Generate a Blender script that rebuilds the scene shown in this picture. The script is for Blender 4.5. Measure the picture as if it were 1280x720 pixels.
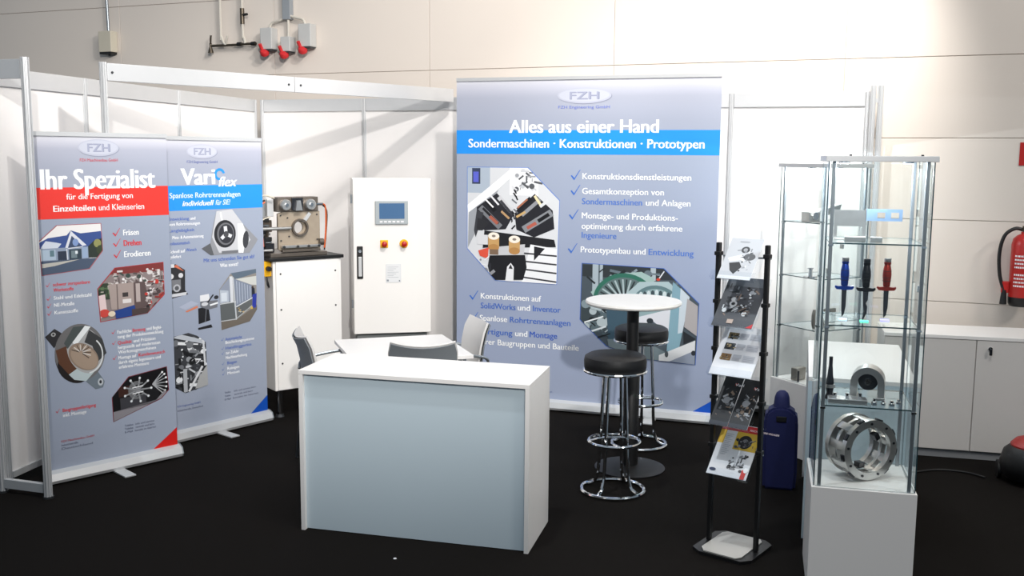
import bpy, bmesh, math, random
from mathutils import Vector, Matrix
for o in list(bpy.data.objects): bpy.data.objects.remove(o)
S = bpy.context.scene
COL = S.collection
PI = math.pi
# ------------------------------------------------------------------ camera
cam = bpy.data.cameras.new('camera'); cam.sensor_width = 36; cam.lens = 36*1246/1280; cam.clip_end = 200
co = bpy.data.objects.new('camera', cam); COL.objects.link(co); S.camera = co
_p, _r = .131, .0075
_F = Vector((0, math.cos(_p), -math.sin(_p))); _U = Vector((0, math.sin(_p), math.cos(_p))); _R = Vector((1, 0, 0))
cr = math.cos(_r)*_R + math.sin(_r)*_U; cu = -math.sin(_r)*_R + math.cos(_r)*_U
co.matrix_world = Matrix(((cr.x, cu.x, -_F.x, 0), (cr.y, cu.y, -_F.y, 0), (cr.z, cu.z, -_F.z, 1.98), (0, 0, 0, 1)))
# ------------------------------------------------------------------ world, lights, exposure
W = bpy.data.worlds.new('hall_light'); S.world = W; W.use_nodes = True
W.node_tree.nodes['Background'].inputs[0].default_value = (.72, .86, 1, 1)
W.node_tree.nodes['Background'].inputs[1].default_value = .25
def light(name, kind, loc, target, energy, col, size=.2, angle=60, blend=.5, sy=None):
    l = bpy.data.lights.new(name, kind); l.energy = energy; l.color = col
    if kind == 'SPOT': l.spot_size = math.radians(angle); l.spot_blend = blend; l.shadow_soft_size = size
    if kind == 'AREA':
        l.size = size
        if sy: l.shape = 'RECTANGLE'; l.size_y = sy
    o = bpy.data.objects.new(name, l); COL.objects.link(o); o.location = loc
    o.rotation_euler = (Vector(target)-Vector(loc)).to_track_quat('-Z', 'Y').to_euler(); return o
light('hall_spot_left', 'SPOT', (1.0, -3.4, 5.2), (-.9, 8.6, 2.7), 2100, (1, .97, .94), .12, 42, .6)
light('stand_spot_centre', 'SPOT', (.9, 4.6, 5.3), (-.9, 8.5, 2.3), 460, (1, .96, .92), .1, 56, .8)
light('stand_spot_left', 'SPOT', (.2, 4.7, 4.6), (-2.7, 7.3, 2.6), 400, (1, .97, .94), .08, 54, .8)
light('stand_spot_right', 'SPOT', (2.1, 5.7, 4.3), (1.85, 7.7, 2.3), 330, (1, .97, .93), .1, 74, .8)
light('overhead_spot', 'SPOT', (-.9, 3.75, 7.6), (-.4, 5.2, 0), 700, (.93, .97, 1), .1, 50, .9)
light('hall_ceiling_light', 'AREA', (1.5, 2.0, 8.5), (1.2, 6.0, 0), 210, (1, .97, .93), 3.0)
light('right_wall_fill', 'AREA', (6.5, 0.5, 6.5), (3.4, 7.2, 1.8), 190, (1, .93, .85), 1.5)  # added fill to brighten the right wall, stands for no known lamp
S.view_settings.view_transform = 'Standard'; S.view_settings.look = 'None'
S.view_settings.exposure = 0.25; S.view_settings.gamma = 1; S.view_settings.use_curve_mapping = False
S.cycles.transparent_max_bounces = 32
# ------------------------------------------------------------------ materials
def lin(c):
    if isinstance(c, str): c = tuple(int(c[i:i+2], 16)/255 for i in (0, 2, 4))
    return tuple((x/12.92 if x <= .04045 else ((x+.055)/1.055)**2.4) for x in c)
MATS = {}
def mat(name, c, rough=.5, metal=0, bump=0, bscale=200, var=0, vscale=6, spec=.5, emit=None, es=0):
    if name in MATS: return MATS[name]
    m = bpy.data.materials.new(name); m.use_nodes = True; nt = m.node_tree; b = nt.nodes['Principled BSDF']
    c = lin(c); b.inputs['Base Color'].default_value = (*c, 1); b.inputs['Roughness'].default_value = rough
    b.inputs['Metallic'].default_value = metal; b.inputs['Specular IOR Level'].default_value = spec
    tc = nt.nodes.new('ShaderNodeTexCoord')
    if var:
        n = nt.nodes.new('ShaderNodeTexNoise'); n.inputs['Scale'].default_value = vscale; n.inputs['Detail'].default_value = 4
        nt.links.new(tc.outputs['Object'], n.inputs['Vector'])
        r = nt.nodes.new('ShaderNodeMix'); r.data_type = 'RGBA'
        r.inputs[6].default_value = (*[x*(1-var) for x in c], 1); r.inputs[7].default_value = (*[min(1, x*(1+var)) for x in c], 1)
        nt.links.new(n.outputs['Fac'], r.inputs[0]); nt.links.new(r.outputs[2], b.inputs['Base Color'])
    if bump:
        n = nt.nodes.new('ShaderNodeTexNoise'); n.inputs['Scale'].default_value = bscale; n.inputs['Detail'].default_value = 3
        nt.links.new(tc.outputs['Object'], n.inputs['Vector'])
        u = nt.nodes.new('ShaderNodeBump'); u.inputs['Strength'].default_value = bump; u.inputs['Distance'].default_value = .002
        nt.links.new(n.outputs['Fac'], u.inputs['Height']); nt.links.new(u.outputs[0], b.inputs['Normal'])
    if emit: b.inputs['Emission Color'].default_value = (*lin(emit), 1); b.inputs['Emission Strength'].default_value = es
    MATS[name] = m; return m
def glass_mat(name, tint, ior=1.55):
    m = bpy.data.materials.new(name); m.use_nodes = True; nt = m.node_tree; nt.nodes.clear()
    out = nt.nodes.new('ShaderNodeOutputMaterial'); mx = nt.nodes.new('ShaderNodeMixShader')
    t = nt.nodes.new('ShaderNodeBsdfTransparent'); t.inputs[0].default_value = (*tint, 1)
    g = nt.nodes.new('ShaderNodeBsdfGlossy'); g.inputs['Roughness'].default_value = .01; g.inputs[0].default_value = (.9, .97, 1, 1)
    f = nt.nodes.new('ShaderNodeFresnel'); f.inputs[0].default_value = ior
    ge = nt.nodes.new('ShaderNodeNewGeometry'); mu = nt.nodes.new('ShaderNodeMath'); mu.operation = 'MULTIPLY_ADD'; mu.inputs[1].default_value = -1; mu.inputs[2].default_value = 1
    nt.links.new(ge.outputs['Backfacing'], mu.inputs[0]); m2 = nt.nodes.new('ShaderNodeMath'); m2.operation = 'MULTIPLY'   # only the face the light enters by reflects
    nt.links.new(f.outputs[0], m2.inputs[0]); nt.links.new(mu.outputs[0], m2.inputs[1])
    nt.links.new(m2.outputs[0], mx.inputs[0]); nt.links.new(t.outputs[0], mx.inputs[1]); nt.links.new(g.outputs[0], mx.inputs[2])
    nt.links.new(mx.outputs[0], out.inputs[0]); return m
GLASS = glass_mat('clear_glass', (.982, .994, .991)); ACRYL = glass_mat('clear_acrylic', (.96, .97, .98), 1.25)
GEDGE = mat('glass_edge', '2f4a50', .2)
HALL = mat('hall_panel_paint', 'dcd2c8', .6, bump=.15, bscale=60, var=.02, vscale=1.5)
PART = mat('partition_laminate', 'ebe8e6', .5, bump=.03, bscale=80, var=.01, vscale=3)
ALU = mat('brushed_aluminium', 'c8cacc', .32, 1, var=.04, vscale=30)
ALUD = mat('anodised_aluminium', '9da3a8', .35, .7, var=.05, vscale=20)
SILV = mat('satin_silver_paint', 'cfd0d1', .35, .35, var=.03, vscale=14)
CARPET = mat('black_carpet', '110e0c', .95, bump=.9, bscale=420, var=.35, vscale=90, spec=.1)
WHITE = mat('white_melamine', 'e9e6e3', .38, bump=.03, bscale=150, var=.012, vscale=4)
WBLUE = mat('pale_blue_panel', 'c3d2da', .35, var=.02, vscale=3)
POWDER = mat('white_powder_coat', 'efece8', .4, bump=.08, bscale=350, var=.01)
CHROME = mat('chrome', 'e6e8ea', .09, 1, var=.02)
STEEL = mat('machined_steel', 'd2d1cf', .28, .88, var=.12, vscale=25)
DSTEEL = mat('dark_tool_steel', '55565a', .28, 1, var=.2, vscale=30)
BLACK = mat('black_plastic', '0d0d0e', .45, bump=.1, var=.1)
BLEATH = mat('black_leatherette', '0e0e10', .5, bump=.35, bscale=160, var=.15, vscale=12)
DGREY = mat('dark_grey_metal', '3b3d40', .4, .4, var=.1)
CHGREY = mat('grey_chair_shell', 'd4d1ce', .45, var=.03, bump=.05)
CHBACK = mat('dark_grey_chair_back', '7b8084', .45, var=.04, bump=.05)
RED = mat('red_enamel', 'b3201c', .35, var=.05)
REDP = mat('red_plug_plastic', 'c0262a', .45, var=.05)
YEL = mat('yellow_plastic', 'f0b400', .4, var=.03)
GREYB = mat('grey_electrical_plastic', 'b9b9b7', .5, var=.03)
BEIGEB = mat('beige_plastic', 'c6bfae', .5, var=.03)
PIPE = mat('painted_pipe', 'c9c3b8', .45, var=.05)
BRASS = mat('tarnished_brass', '5c5348', .35, .8, var=.2, vscale=30)
BROWN = mat('bronze_machine_plate', 'ab9d8b', .42, .35, var=.12, vscale=18)
DBROWN = mat('dark_machine_steel', '6e665e', .4, .6, var=.2, vscale=25)
ORANGE = mat('orange_hose', 'd9622b', .4, var=.05)
BLUEF = mat('dark_blue_fabric', '0a1248', .7, bump=.3, bscale=250, var=.15, vscale=8)
PAPER = mat('paper_edge', 'e8e8ea', .6, var=.02)
SCREEN = mat('screen_face', '4d6f96', .15, var=.06, vscale=4)
SCRB = mat('grey_bezel', 'a9b0b3', .4, var=.03)
# printed colour: reads the colour attribute of flat printed artwork
def print_mat():
    m = bpy.data.materials.new('printed_ink'); m.use_nodes = True; nt = m.node_tree; b = nt.nodes['Principled BSDF']
    a = nt.nodes.new('ShaderNodeVertexColor'); a.layer_name = 'Col'; nt.links.new(a.outputs[0], b.inputs['Base Color'])
    b.inputs['Roughness'].default_value = .42; return m
PRINT = print_mat()
def grad_mat(name, stops, zmax):
    m = bpy.data.materials.new(name); m.use_nodes = True; nt = m.node_tree; b = nt.nodes['Principled BSDF']
    tc = nt.nodes.new('ShaderNodeTexCoord'); sp = nt.nodes.new('ShaderNodeSeparateXYZ'); nt.links.new(tc.outputs['Object'], sp.inputs[0])
    d = nt.nodes.new('ShaderNodeMath'); d.operation = 'DIVIDE'; d.inputs[1].default_value = zmax; nt.links.new(sp.outputs[2], d.inputs[0])
    r = nt.nodes.new('ShaderNodeValToRGB'); nt.links.new(d.outputs[0], r.inputs[0])
    e = r.color_ramp.elements
    while len(e) < len(stops): e.new(.5)
    for el, (p, c) in zip(e, stops): el.position = p; el.color = (*lin(c), 1)
    nt.links.new(r.outputs[0], b.inputs['Base Color']); b.inputs['Roughness'].default_value = .42; return m
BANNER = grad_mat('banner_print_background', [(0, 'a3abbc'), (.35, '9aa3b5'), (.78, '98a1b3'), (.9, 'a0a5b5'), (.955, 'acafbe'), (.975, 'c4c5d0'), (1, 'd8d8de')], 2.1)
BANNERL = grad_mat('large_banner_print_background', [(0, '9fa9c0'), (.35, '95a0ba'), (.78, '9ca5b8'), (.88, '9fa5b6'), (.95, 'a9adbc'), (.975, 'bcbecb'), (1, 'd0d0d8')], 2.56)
# ------------------------------------------------------------------ mesh helpers
def NB(): return bmesh.new()
def box(bm, x0, x1, y0, y1, z0, z1, bev=0, mi=0):
    r = bmesh.ops.create_cube(bm, size=1)['verts']
    for v in r: v.co = Vector(((x0+x1)/2+v.co.x*(x1-x0), (y0+y1)/2+v.co.y*(y1-y0), (z0+z1)/2+v.co.z*(z1-z0)))
    fs = list({f for v in r for f in v.link_faces})
    for f in fs: f.material_index = mi
    if bev:
        es = list({e for v in r for e in v.link_edges})
        bmesh.ops.bevel(bm, geom=es, offset=bev, segments=2, affect='EDGES', profile=.5)
    return bm
def cyl(bm, p0, p1, r0, r1=None, seg=16, mi=0):
    p0 = Vector(p0); p1 = Vector(p1); r1 = r0 if r1 is None else r1; d = p1-p0
    q = Vector((0, 0, 1)).rotation_difference(d).to_matrix().to_4x4(); q.translation = (p0+p1)/2
    r = bmesh.ops.create_cone(bm, cap_ends=True, segments=seg, radius1=r0, radius2=r1, depth=d.length, matrix=q)
    for f in {f for v in r['verts'] for f in v.link_faces}: f.material_index = mi
    return bm
def lathe(bm, prof, c=(0, 0, 0), seg=24, axis='Z'):
    rings = []
    c = Vector(c)
    for r, z in prof:
        ring = []
        for i in range(seg):
            a = 2*PI*i/seg; x, y = r*math.cos(a), r*math.sin(a)
            p = {'Z': (x, y, z), 'Y': (x, z, y), 'X': (z, x, y)}[axis]
            ring.append(bm.verts.new(c+Vector(p)))
        rings.append(ring)
    for a, b in zip(rings, rings[1:]):
        for i in range(seg):
            try: bm.faces.new((a[i], a[(i+1) % seg], b[(i+1) % seg], b[i]))
            except ValueError: pass
    for ring in (rings[0], rings[-1]):
        try: bm.faces.new(ring)
        except ValueError: pass
    bmesh.ops.recalc_face_normals(bm, faces=bm.faces[:]); return bm
def tube(bm, pts, r, seg=8, closed=False, res=0):
    pts = [Vector(p) for p in pts]
    if res:
        out = []; n = len(pts)
        rng = range(n) if closed else range(n-1)
        for i in rng:
            p0 = pts[(i-1) % n] if (closed or i > 0) else pts[i]; p1 = pts[i]; p2 = pts[(i+1) % n]; p3 = pts[(i+2) % n] if (closed or i+2 < n) else p2
            for k in range(res):
                t = k/res; out.append(.5*((2*p1)+(-p0+p2)*t+(2*p0-5*p1+4*p2-p3)*t*t+(-p0+3*p1-3*p2+p3)*t**3))
        if not closed: out.append(pts[-1])
        pts = out
    n = len(pts); rings = []; up = None
    for i, p in enumerate(pts):
        a = pts[(i-1) % n] if (closed or i > 0) else p; b = pts[(i+1) % n] if (closed or i < n-1) else p
        t = (b-a).normalized()
        if up is None: up = t.orthogonal().normalized()
        up = (up-t*up.dot(t)).normalized(); s = t.cross(up)
        rings.append([bm.verts.new(p+r*(math.cos(2*PI*k/seg)*up+math.sin(2*PI*k/seg)*s)) for k in range(seg)])
    for i in range(n if closed else n-1):
        a = rings[i]; b = rings[(i+1) % n]
        if closed and i == n-1:
            k0 = min(range(seg), key=lambda k: (a[0].co-b[k].co).length); b = b[k0:]+b[:k0]
        for k in range(seg): bm.faces.new((a[k], a[(k+1) % seg], b[(k+1) % seg], b[k]))
    if not closed: bm.faces.new(rings[0][::-1]); bm.faces.new(rings[-1])
    bmesh.ops.recalc_face_normals(bm, faces=bm.faces[:]); return bm
def prism(bm, pts, d, y0=0, axis='Y', mi=0):     # polygon in XZ pushed along Y (or XY along Z)
    f = lambda p, k: (p[0], k, p[1]) if axis == 'Y' else ((p[0], p[1], k) if axis == 'Z' else (k, p[0], p[1]))
    a = [bm.verts.new(f(p, y0)) for p in pts]; b = [bm.verts.new(f(p, y0+d)) for p in pts]; n = len(pts)
    fs = [bm.faces.new(a), bm.faces.new(b[::-1])]+[bm.faces.new((a[i], b[i], b[(i+1) % n], a[(i+1) % n])) for i in range(n)]
    for q in fs: q.material_index = mi
    bmesh.ops.recalc_face_normals(bm, faces=bm.faces[:]); return bm
def annulus(bm, cx, cz, ro, ri, y0, y1, seg=32, ox=0, oz=0):   # plate ring, axis Y
    R = []
    for (r, y) in ((ro, y0), (ro, y1), (ri, y1), (ri, y0)):
        R.append([bm.verts.new((cx+(ox if r == ri else 0)+r*math.cos(2*PI*i/seg), y, cz+(oz if r == ri else 0)+r*math.sin(2*PI*i/seg))) for i in range(seg)])
    for k in range(4):
        a, b = R[k], R[(k+1) % 4]
        for i in range(seg): bm.faces.new((a[i], a[(i+1) % seg], b[(i+1) % seg], b[i]))
    bmesh.ops.recalc_face_normals(bm, faces=bm.faces[:]); return bm
def obj(name, bm, m, parent=None, smooth=False, loc=None, rot=None):
    me = bpy.data.meshes.new(name); bm.to_mesh(me); bm.free()
    for x in (m if isinstance(m, (list, tuple)) else [m]): me.materials.append(x)
    if smooth:
        for p in me.polygons: p.use_smooth = True
        try: me.set_sharp_from_angle(angle=math.radians(38))
        except Exception: pass
    o = bpy.data.objects.new(name, me); COL.objects.link(o)
    if parent: o.parent = parent
    if loc: o.location = loc
    if rot: o.rotation_euler = rot
    return o
def tag(o, label=None, cat=None, group=None, kind=None):
    if label: o['label'] = label
    if cat: o['category'] = cat
    if group: o['group'] = group
    if kind: o['kind'] = kind
    return o
def thing(name, label, cat, loc=(0, 0, 0), rz=0, group=None):
    o = bpy.data.objects.new(name, None); COL.objects.link(o); o.empty_display_size = .1
    o.location = loc; o.rotation_euler = (0, 0, rz); return tag(o, label, cat, group)
def dup(root, loc, rz, label=None, group=None):
    r = root.copy(); COL.objects.link(r); r.location = loc; r.rotation_euler = (0, 0, rz)
    if label: r['label'] = label
    if group: r['group'] = group
    for ch in list(root.children):
        c = ch.copy(); COL.objects.link(c); c.parent = r
        for g in ch.children:
            d = g.copy(); COL.objects.link(d); d.parent = c
    return r
def B(*a, **k): return box(NB(), *a, **k)
def CY(*a, **k): return cyl(NB(), *a, **k)
# ------------------------------------------------------------------ flat printed artwork
def clip_poly(pts, clip):
    # Sutherland-Hodgman against a convex outline given counter-clockwise
    for i in range(len(clip)):
        a = clip[i]; b = clip[(i+1) % len(clip)]; out = []
        ins = lambda p: (b[0]-a[0])*(p[1]-a[1])-(b[1]-a[1])*(p[0]-a[0]) >= 0
        for j in range(len(pts)):
            p = pts[j]; q = pts[(j+1) % len(pts)]; ip, iq = ins(p), ins(q)
            if ip: out.append(p)
            if ip != iq:
                x1, y1, x2, y2 = p[0], p[1], q[0], q[1]; ex, ey = b[0]-a[0], b[1]-a[1]
                den = ex*(y2-y1)-ey*(x2-x1)
                if abs(den) > 1e-12:
                    t = (ex*(a[1]-y1)-ey*(a[0]-x1))/den; out.append((x1+t*(x2-x1), y1+t*(y2-y1)))
        pts = out
        if len(pts) < 3: return []
    return pts
TXT = {}
def text_mesh(s, bold, shear):
    k = (s, bold, shear)
    if k in TXT: return TXT[k]
    c = bpy.data.curves.new('t', 'FONT'); c.body = s; c.size = 1; c.offset = bold; c.shear = shear; c.resolution_u = 3; c.space_character = 1.0
    o = bpy.data.objects.new('t', c); COL.objects.link(o); dg = bpy.context.evaluated_depsgraph_get()
    me = bpy.data.meshes.new_from_object(o.evaluated_get(dg))
    V = [(v.co.x, v.co.y) for v in me.vertices]; Fc = [tuple(p.vertices) for p in me.polygons]
    bpy.data.objects.remove(o); bpy.data.curves.remove(c); bpy.data.meshes.remove(me)
    TXT[k] = (V, Fc); return TXT[k]
class Art:
    """coloured flat shapes; X right, Z up, each shape a hair in front of the one before"""
    def __init__(s, tf=None, clip=None, y=-.0006, step=.00003):
        s.v = []; s.f = []; s.c = []; s.y = y; s.step = step; s.tf = tf or (lambda x, z: (x, z)); s.clip = clip
    def poly(s, pts, c):
        P = [s.tf(*p) for p in pts]
        if sum(P[i][0]*P[(i+1) % len(P)][1]-P[(i+1) % len(P)][0]*P[i][1] for i in range(len(P))) < 0: P = P[::-1]
        if s.clip: P = clip_poly(P, s.clip)
        if len(P) < 3: return
        n = len(s.v); s.v += [(p[0], s.y, p[1]) for p in P]; s.f.append(tuple(range(n, n+len(P)))); s.c.append(lin(c)); s.y -= s.step
    def rect(s, x0, z0, x1, z1, c): s.poly([(x0, z0), (x1, z0), (x1, z1), (x0, z1)], c)
    def ell(s, cx, cz, rx, rz, c, rot=0, n=24, a0=0, a1=2*PI):
        P = []
        for i in range(n if a1-a0 > 6.28 else n+1):
            a = a0+(a1-a0)*i/n; x, z = rx*math.cos(a), rz*math.sin(a)
            P.append((cx+x*math.cos(rot)-z*math.sin(rot), cz+x*math.sin(rot)+z*math.cos(rot)))
        s.poly(P, c)
    def line(s, a, b, w, c):
        dx, dz = b[0]-a[0], b[1]-a[1]; L = math.hypot(dx, dz) or 1; nx, nz = -dz/L*w/2, dx/L*w/2
        s.poly([(a[0]+nx, a[1]+nz), (a[0]-nx, a[1]-nz), (b[0]-nx, b[1]-nz), (b[0]+nx, b[1]+nz)], c)
    def arc(s, cx, cz, r, w, a0, a1, c, n=20, k=1):
        for i in range(n):
            a = a0+(a1-a0)*i/n; b = a0+(a1-a0)*(i+1)/n
            s.poly([(cx+(r-w/2)*math.cos(a), cz+k*(r-w/2)*math.sin(a)), (cx+(r+w/2)*math.cos(a), cz+k*(r+w/2)*math.sin(a)),
                    (cx+(r+w/2)*math.cos(b), cz+k*(r+w/2)*math.sin(b)), (cx+(r-w/2)*math.cos(b), cz+k*(r-w/2)*math.sin(b))], c)
            s.y += s.step
        s.y -= s.step
    def text(s, t, x0, x1, z, h, c, bold=.012, shear=0):      # x0..x1 wide, baseline z, capital height h; weight by overprinting
        sp = h*bold*3.2; n = 2 if bold < .018 else 3
        for i in range(n): s.print_text(t, x0+(i/(n-1)-.5)*sp, x1+(i/(n-1)-.5)*sp, z, h, c, 0, shear)
    def print_text(s, t, x0, x1, z, h, c, bold, shear):
        V, Fc = text_mesh(t, bold, shear)
        if not V: return
        a = min(v[0] for v in V); b = max(v[0] for v in V); n = len(s.v); kx = (x1-x0)/(b-a); kz = h/.69
        s.v += [(x0+(v[0]-a)*kx, s.y, z+v[1]*kz) for v in V]
        s.f += [tuple(i+n for i in f) for f in Fc]; s.c += [lin(c)]*len(Fc); s.y -= s.step
    def check(s, x, z, k, c):
        s.poly([(x, z+.45*k), (x+.12*k, z+.5*k), (x+.38*k, z+.22*k), (x+.36*k, z)], c)
        s.poly([(x+.30*k, z+.1*k), (x+.36*k, z), (x+1.0*k, z+1.05*k), (x+.9*k, z+1.0*k)], c)
    def build(s, name, parent, m=None):
        me = bpy.data.meshes.new(name); me.from_pydata(s.v, [], s.f)
        me.materials.append(m or PRINT)
        at = me.color_attributes.new('Col', 'FLOAT_COLOR', 'CORNER')
        i = 0
        for p, c in zip(me.polygons, s.c):
            for _ in range(p.loop_total): at.data[i].color = (*c, 1); i += 1
        # faces look to -Y
        me.update()
        o = bpy.data.objects.new(name, me); COL.objects.link(o); o.parent = parent; return o
def affine(px, uv):
    """maps the drawing's own units (x right, y down) to banner metres by its left-bottom, right-bottom, left-top corners"""
    (x0, y0, x1, y1), (u0, v0, u1, v1) = px, uv
    return lambda x, y: (u0+(x-x0)/(x1-x0)*(u1-u0), v1-(y-y0)/(y1-y0)*(v1-v0))
def ccw(P): return P if sum(P[i][0]*P[(i+1) % len(P)][1]-P[(i+1) % len(P)][0]*P[i][1] for i in range(len(P))) > 0 else P[::-1]
# ------------------------------------------------------------------ the hall: floor and back wall
o = obj('floor', B(-9, 9, -3, 14, -.1, 0), CARPET); tag(o, kind='structure', label='black carpet floor of the hall')
WA = math.atan(-.40)
WO = Vector((0, 8.45, 0)); wu = Vector((math.cos(WA), math.sin(WA), 0))
def wallpt(s, z=0, off=0):      # point on the hall wall's face, off = distance in front of it
    p = WO+wu*s+Vector((math.sin(WA), -math.cos(WA), 0))*off; return (p.x, p.y, z)
wall = obj('wall_back', B(-8, 7, .012, .2, 0, 5.4), mat('wall_joint_grey', 'c2b8ae', .8)); wall.location = WO; wall.rotation_euler = (0, 0, WA)  # wall body, its light grey shows in the joints between panels
tag(wall, kind='structure', label='beige panelled hall wall behind the stand')
js = [-8, -5.9, -4.15, -2.36, -.78, .86, 2.62, 4.5, 7]; jz = [0, .39, .955, 1.55, 2.135, 2.71, 3.40, 4.1, 5.4]
for i in range(len(js)-1):
    for k in range(len(jz)-1):
        obj('wall_panel', B(js[i]+.002, js[i+1]-.002, .003, .014, jz[k]+.0025, jz[k+1]-.0025, .002), HALL, wall)
tag(obj('baseboard_back', B(-8, 7, -.012, 0, 0, .07), mat('grey_skirting', '8e8c8a', .5), None, loc=tuple(WO), rot=(0, 0, WA)), kind='structure')
# ------------------------------------------------------------------ partition walls of the stand (aluminium system)
PH = 2.465
def post(parent, x, y, h=PH, r=.02):
    bm = NB()
    P = []
    for i in range(8):                       # octagonal extrusion with grooves
        a = PI/8+i*PI/4; P.append((r*1.08*math.cos(a), r*1.08*math.sin(a)))
        b = a+PI/8; P += [(r*math.cos(b-.16), r*math.sin(b-.16)), (r*.72*math.cos(b-.12), r*.72*math.sin(b-.12)), (r*.72*math.cos(b+.12), r*.72*math.sin(b+.12)), (r*math.cos(b+.16), r*math.sin(b+.16))]
    prism(bm, [(x+p[0], y+p[1]) for p in P], h, 0, 'Z'); 
    q = obj('post', bm, SILV, parent)
    obj('levelling_foot', CY((x, y, 0), (x, y, .012), r*1.3, seg=12), DGREY, q); return q
def partition(a, b, posts, label, z0=.06, beam=.105, h=PH):
    a = Vector((*a, 0)); b = Vector((*b, 0)); L = (b-a).length; rz = math.atan2(b.y-a.y, b.x-a.x)
    t = thing('partition_wall', label, 'partition wall', a, rz)
    S_ = sorted(posts)
    for s in S_: post(t, s, 0)
    for s0, s1 in zip(S_, S_[1:]):
        obj('panel', B(s0+.017, s1-.017, -.003, .003, z0+.04, h-beam), PART, t)
        obj('header_rail', B(s0+.02, s1-.02, -.016, .016, h-beam, h, .002), SILV, t)
        obj('bottom_rail', B(s0+.02, s1-.02, -.016, .016, z0, z0+.04, .002), SILV, t)
    return t
# left wall (-2.98,5.70)->(-2.30,9.06), back wall -> (2.52,7.32)
partition((-2.98, 5.72), (-2.30, 9.05), [0, .9, 2.06, 3.36], 'white partition wall with silver posts behind the two narrow banners')
partition((-2.24, 9.036), (2.56, 7.308), [.0, 1.02, 2.01, 3.05, 4.13, 5.10], 'long white back partition wall with silver posts behind the cabinets and large banner')
t = thing('end_frame', 'open silver frame at the left front end of the stand, beside the red banner', 'frame', (-2.985, 5.66, 0), math.atan2(-.10, .32))
for s in (0, .325): post(t, s, 0, 2.5, .023)
obj('header_rail', B(.023, .302, -.014, .014, 2.385, 2.49, .002), SILV, t); obj('bottom_rail', B(.023, .302, -.014, .014, .03, .085, .002), SILV, t)
# header beam crossing the stand
a = Vector((-2.49, 6.16, 0)); b = Vector((-.50, 8.30, 0)); L = (b-a).length
t = thing('header_beam', 'silver fascia beam running diagonally over the stand on a front post', 'beam', a, math.atan2(b.y-a.y, b.x-a.x))
post(t, 0, 0, 2.53, .02)
mid = L*.47
obj('beam_section', B(.02, mid-.002, -.016, .016, 2.42, 2.525, .002), SILV, t); obj('beam_section', B(mid+.002, L, -.016, .016, 2.42, 2.525, .002), SILV, t)
for s in (.05, mid-.05, mid+.05): obj('bolt', CY((s, -.02, 2.47), (s, -.016, 2.47), .008, seg=8), DGREY, t)
t = thing('corner_post_pair', 'pair of silver end posts beside the bright panel, behind the glass showcases', 'post', (2.615, 7.215, 0), 0)
post(t, 0, 0, 2.5, .019); post(t, -.05, .012, 2.5, .019)
for z in (.3, 2.38): obj('connector', B(-.034, -.016, -.005, .012, z, z+.03), SILV, t)
# ------------------------------------------------------------------ roller banners
def banner(name, label, A, Bp, H, bg, casw=.06, ftw=.07):
    A = Vector((*A, 0)); Bp = Vector((*Bp, 0)); w = (Bp-A).length
    t = thing(name, label, 'roller banner', A, math.atan2(Bp.y-A.y, Bp.x-A.x))
    prof = [(-casw*.75, .012), (-casw*.85, .03), (-casw*.6, .07), (-casw*.1, .085), (casw*.6, .085), (casw*.85, .06), (casw*.85, .012)]
    bm = prism(NB(), prof, w+.03, -.015, 'X')
    base = obj('base_cassette', bm, SILV, t)
    for x in (-.015, w+.009): obj('end_cap', prism(NB(), [(p[0]*1.04, p[1]*1.02) for p in prof], .008, x, 'X'), ALUD, base)
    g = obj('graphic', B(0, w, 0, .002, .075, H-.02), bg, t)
    obj('top_rail', prism(NB(), [(-.008, H-.025), (-.008, H), (.008, H), (.008, H-.025)], w, 0, 'X'), SILV, t)
    obj('support_pole', CY((w/2, .035, .08), (w/2, .012, H-.01), .01, seg=10), ALUD, t)
    for x in ((w*.22, w*.78) if w > 1.2 else (w*.5,)):
        obj('foot', B(x-ftw/2, x+ftw/2, -.2, .2, .002, .012, .002), SILV, t)
    return t, g, w
WH = 'f4f4f4'
def logo(a, cx, cz, rx, rz, sub, sc, wide):
    a.ell(cx+rx*.03, cz-rz*.08, rx, rz, '8f93a6', n=40); a.ell(cx, cz, rx, rz, 'b6b9c8', n=40); a.ell(cx, cz+rz*.05, rx*.93, rz*.84, 'c0c3d0', n=40)
    a.text('FZH', cx-rx*.52, cx+rx*.56, cz-rz*.50, rz*.95, '8388a0', .02); a.text('FZH', cx-rx*.53, cx+rx*.53, cz-rz*.45, rz*.95, '9ea2b8', .02)
    a.text(sub, cx-wide, cx+wide, cz-rz*1.65, rz*.36, sc, .01)
def lines(a, L, h, c0=WH, name='text_line'):      # each printed line is a piece of its own on the graphic
    for (s, x0, x1, z, *r) in L:
        b = Art(y=-.0012); b.text(s, x0, x1, z, r[1] if len(r) > 1 else h, r[0] if r and r[0] else c0, .015); b.build(name, g)
def ticks(L, k, c):
    for x, z in L:
        b = Art(y=-.0012); b.check(x, z, k, c); b.build('tick_mark', g)
def headline(s, x0, x1, z, h, c, bold=.012, shear=0, name='heading'):
    b = Art(y=-.0014); b.text(s, x0, x1, z, h, c, bold+(.008 if h > .05 else .002), shear); b.build(name, g)
rnd = random.Random(3)
def clutter(a, x0, y0, x1, y1, n, cols, smin, smax, thin=.5):
    for _ in range(n):
        x = rnd.uniform(x0, x1); y = rnd.uniform(y0, y1); L = rnd.uniform(smin, smax); an = rnd.choice([0, PI/2, .7, -.7, .2]); w = L*rnd.uniform(.15, thin); c = rnd.choice(cols)
        if rnd.random() < .25: a.ell(x, y, L*.4, L*.4, c, n=12)
        else: a.line((x, y), (x+L*math.cos(an), y+L*math.sin(an)), w, c)
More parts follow.
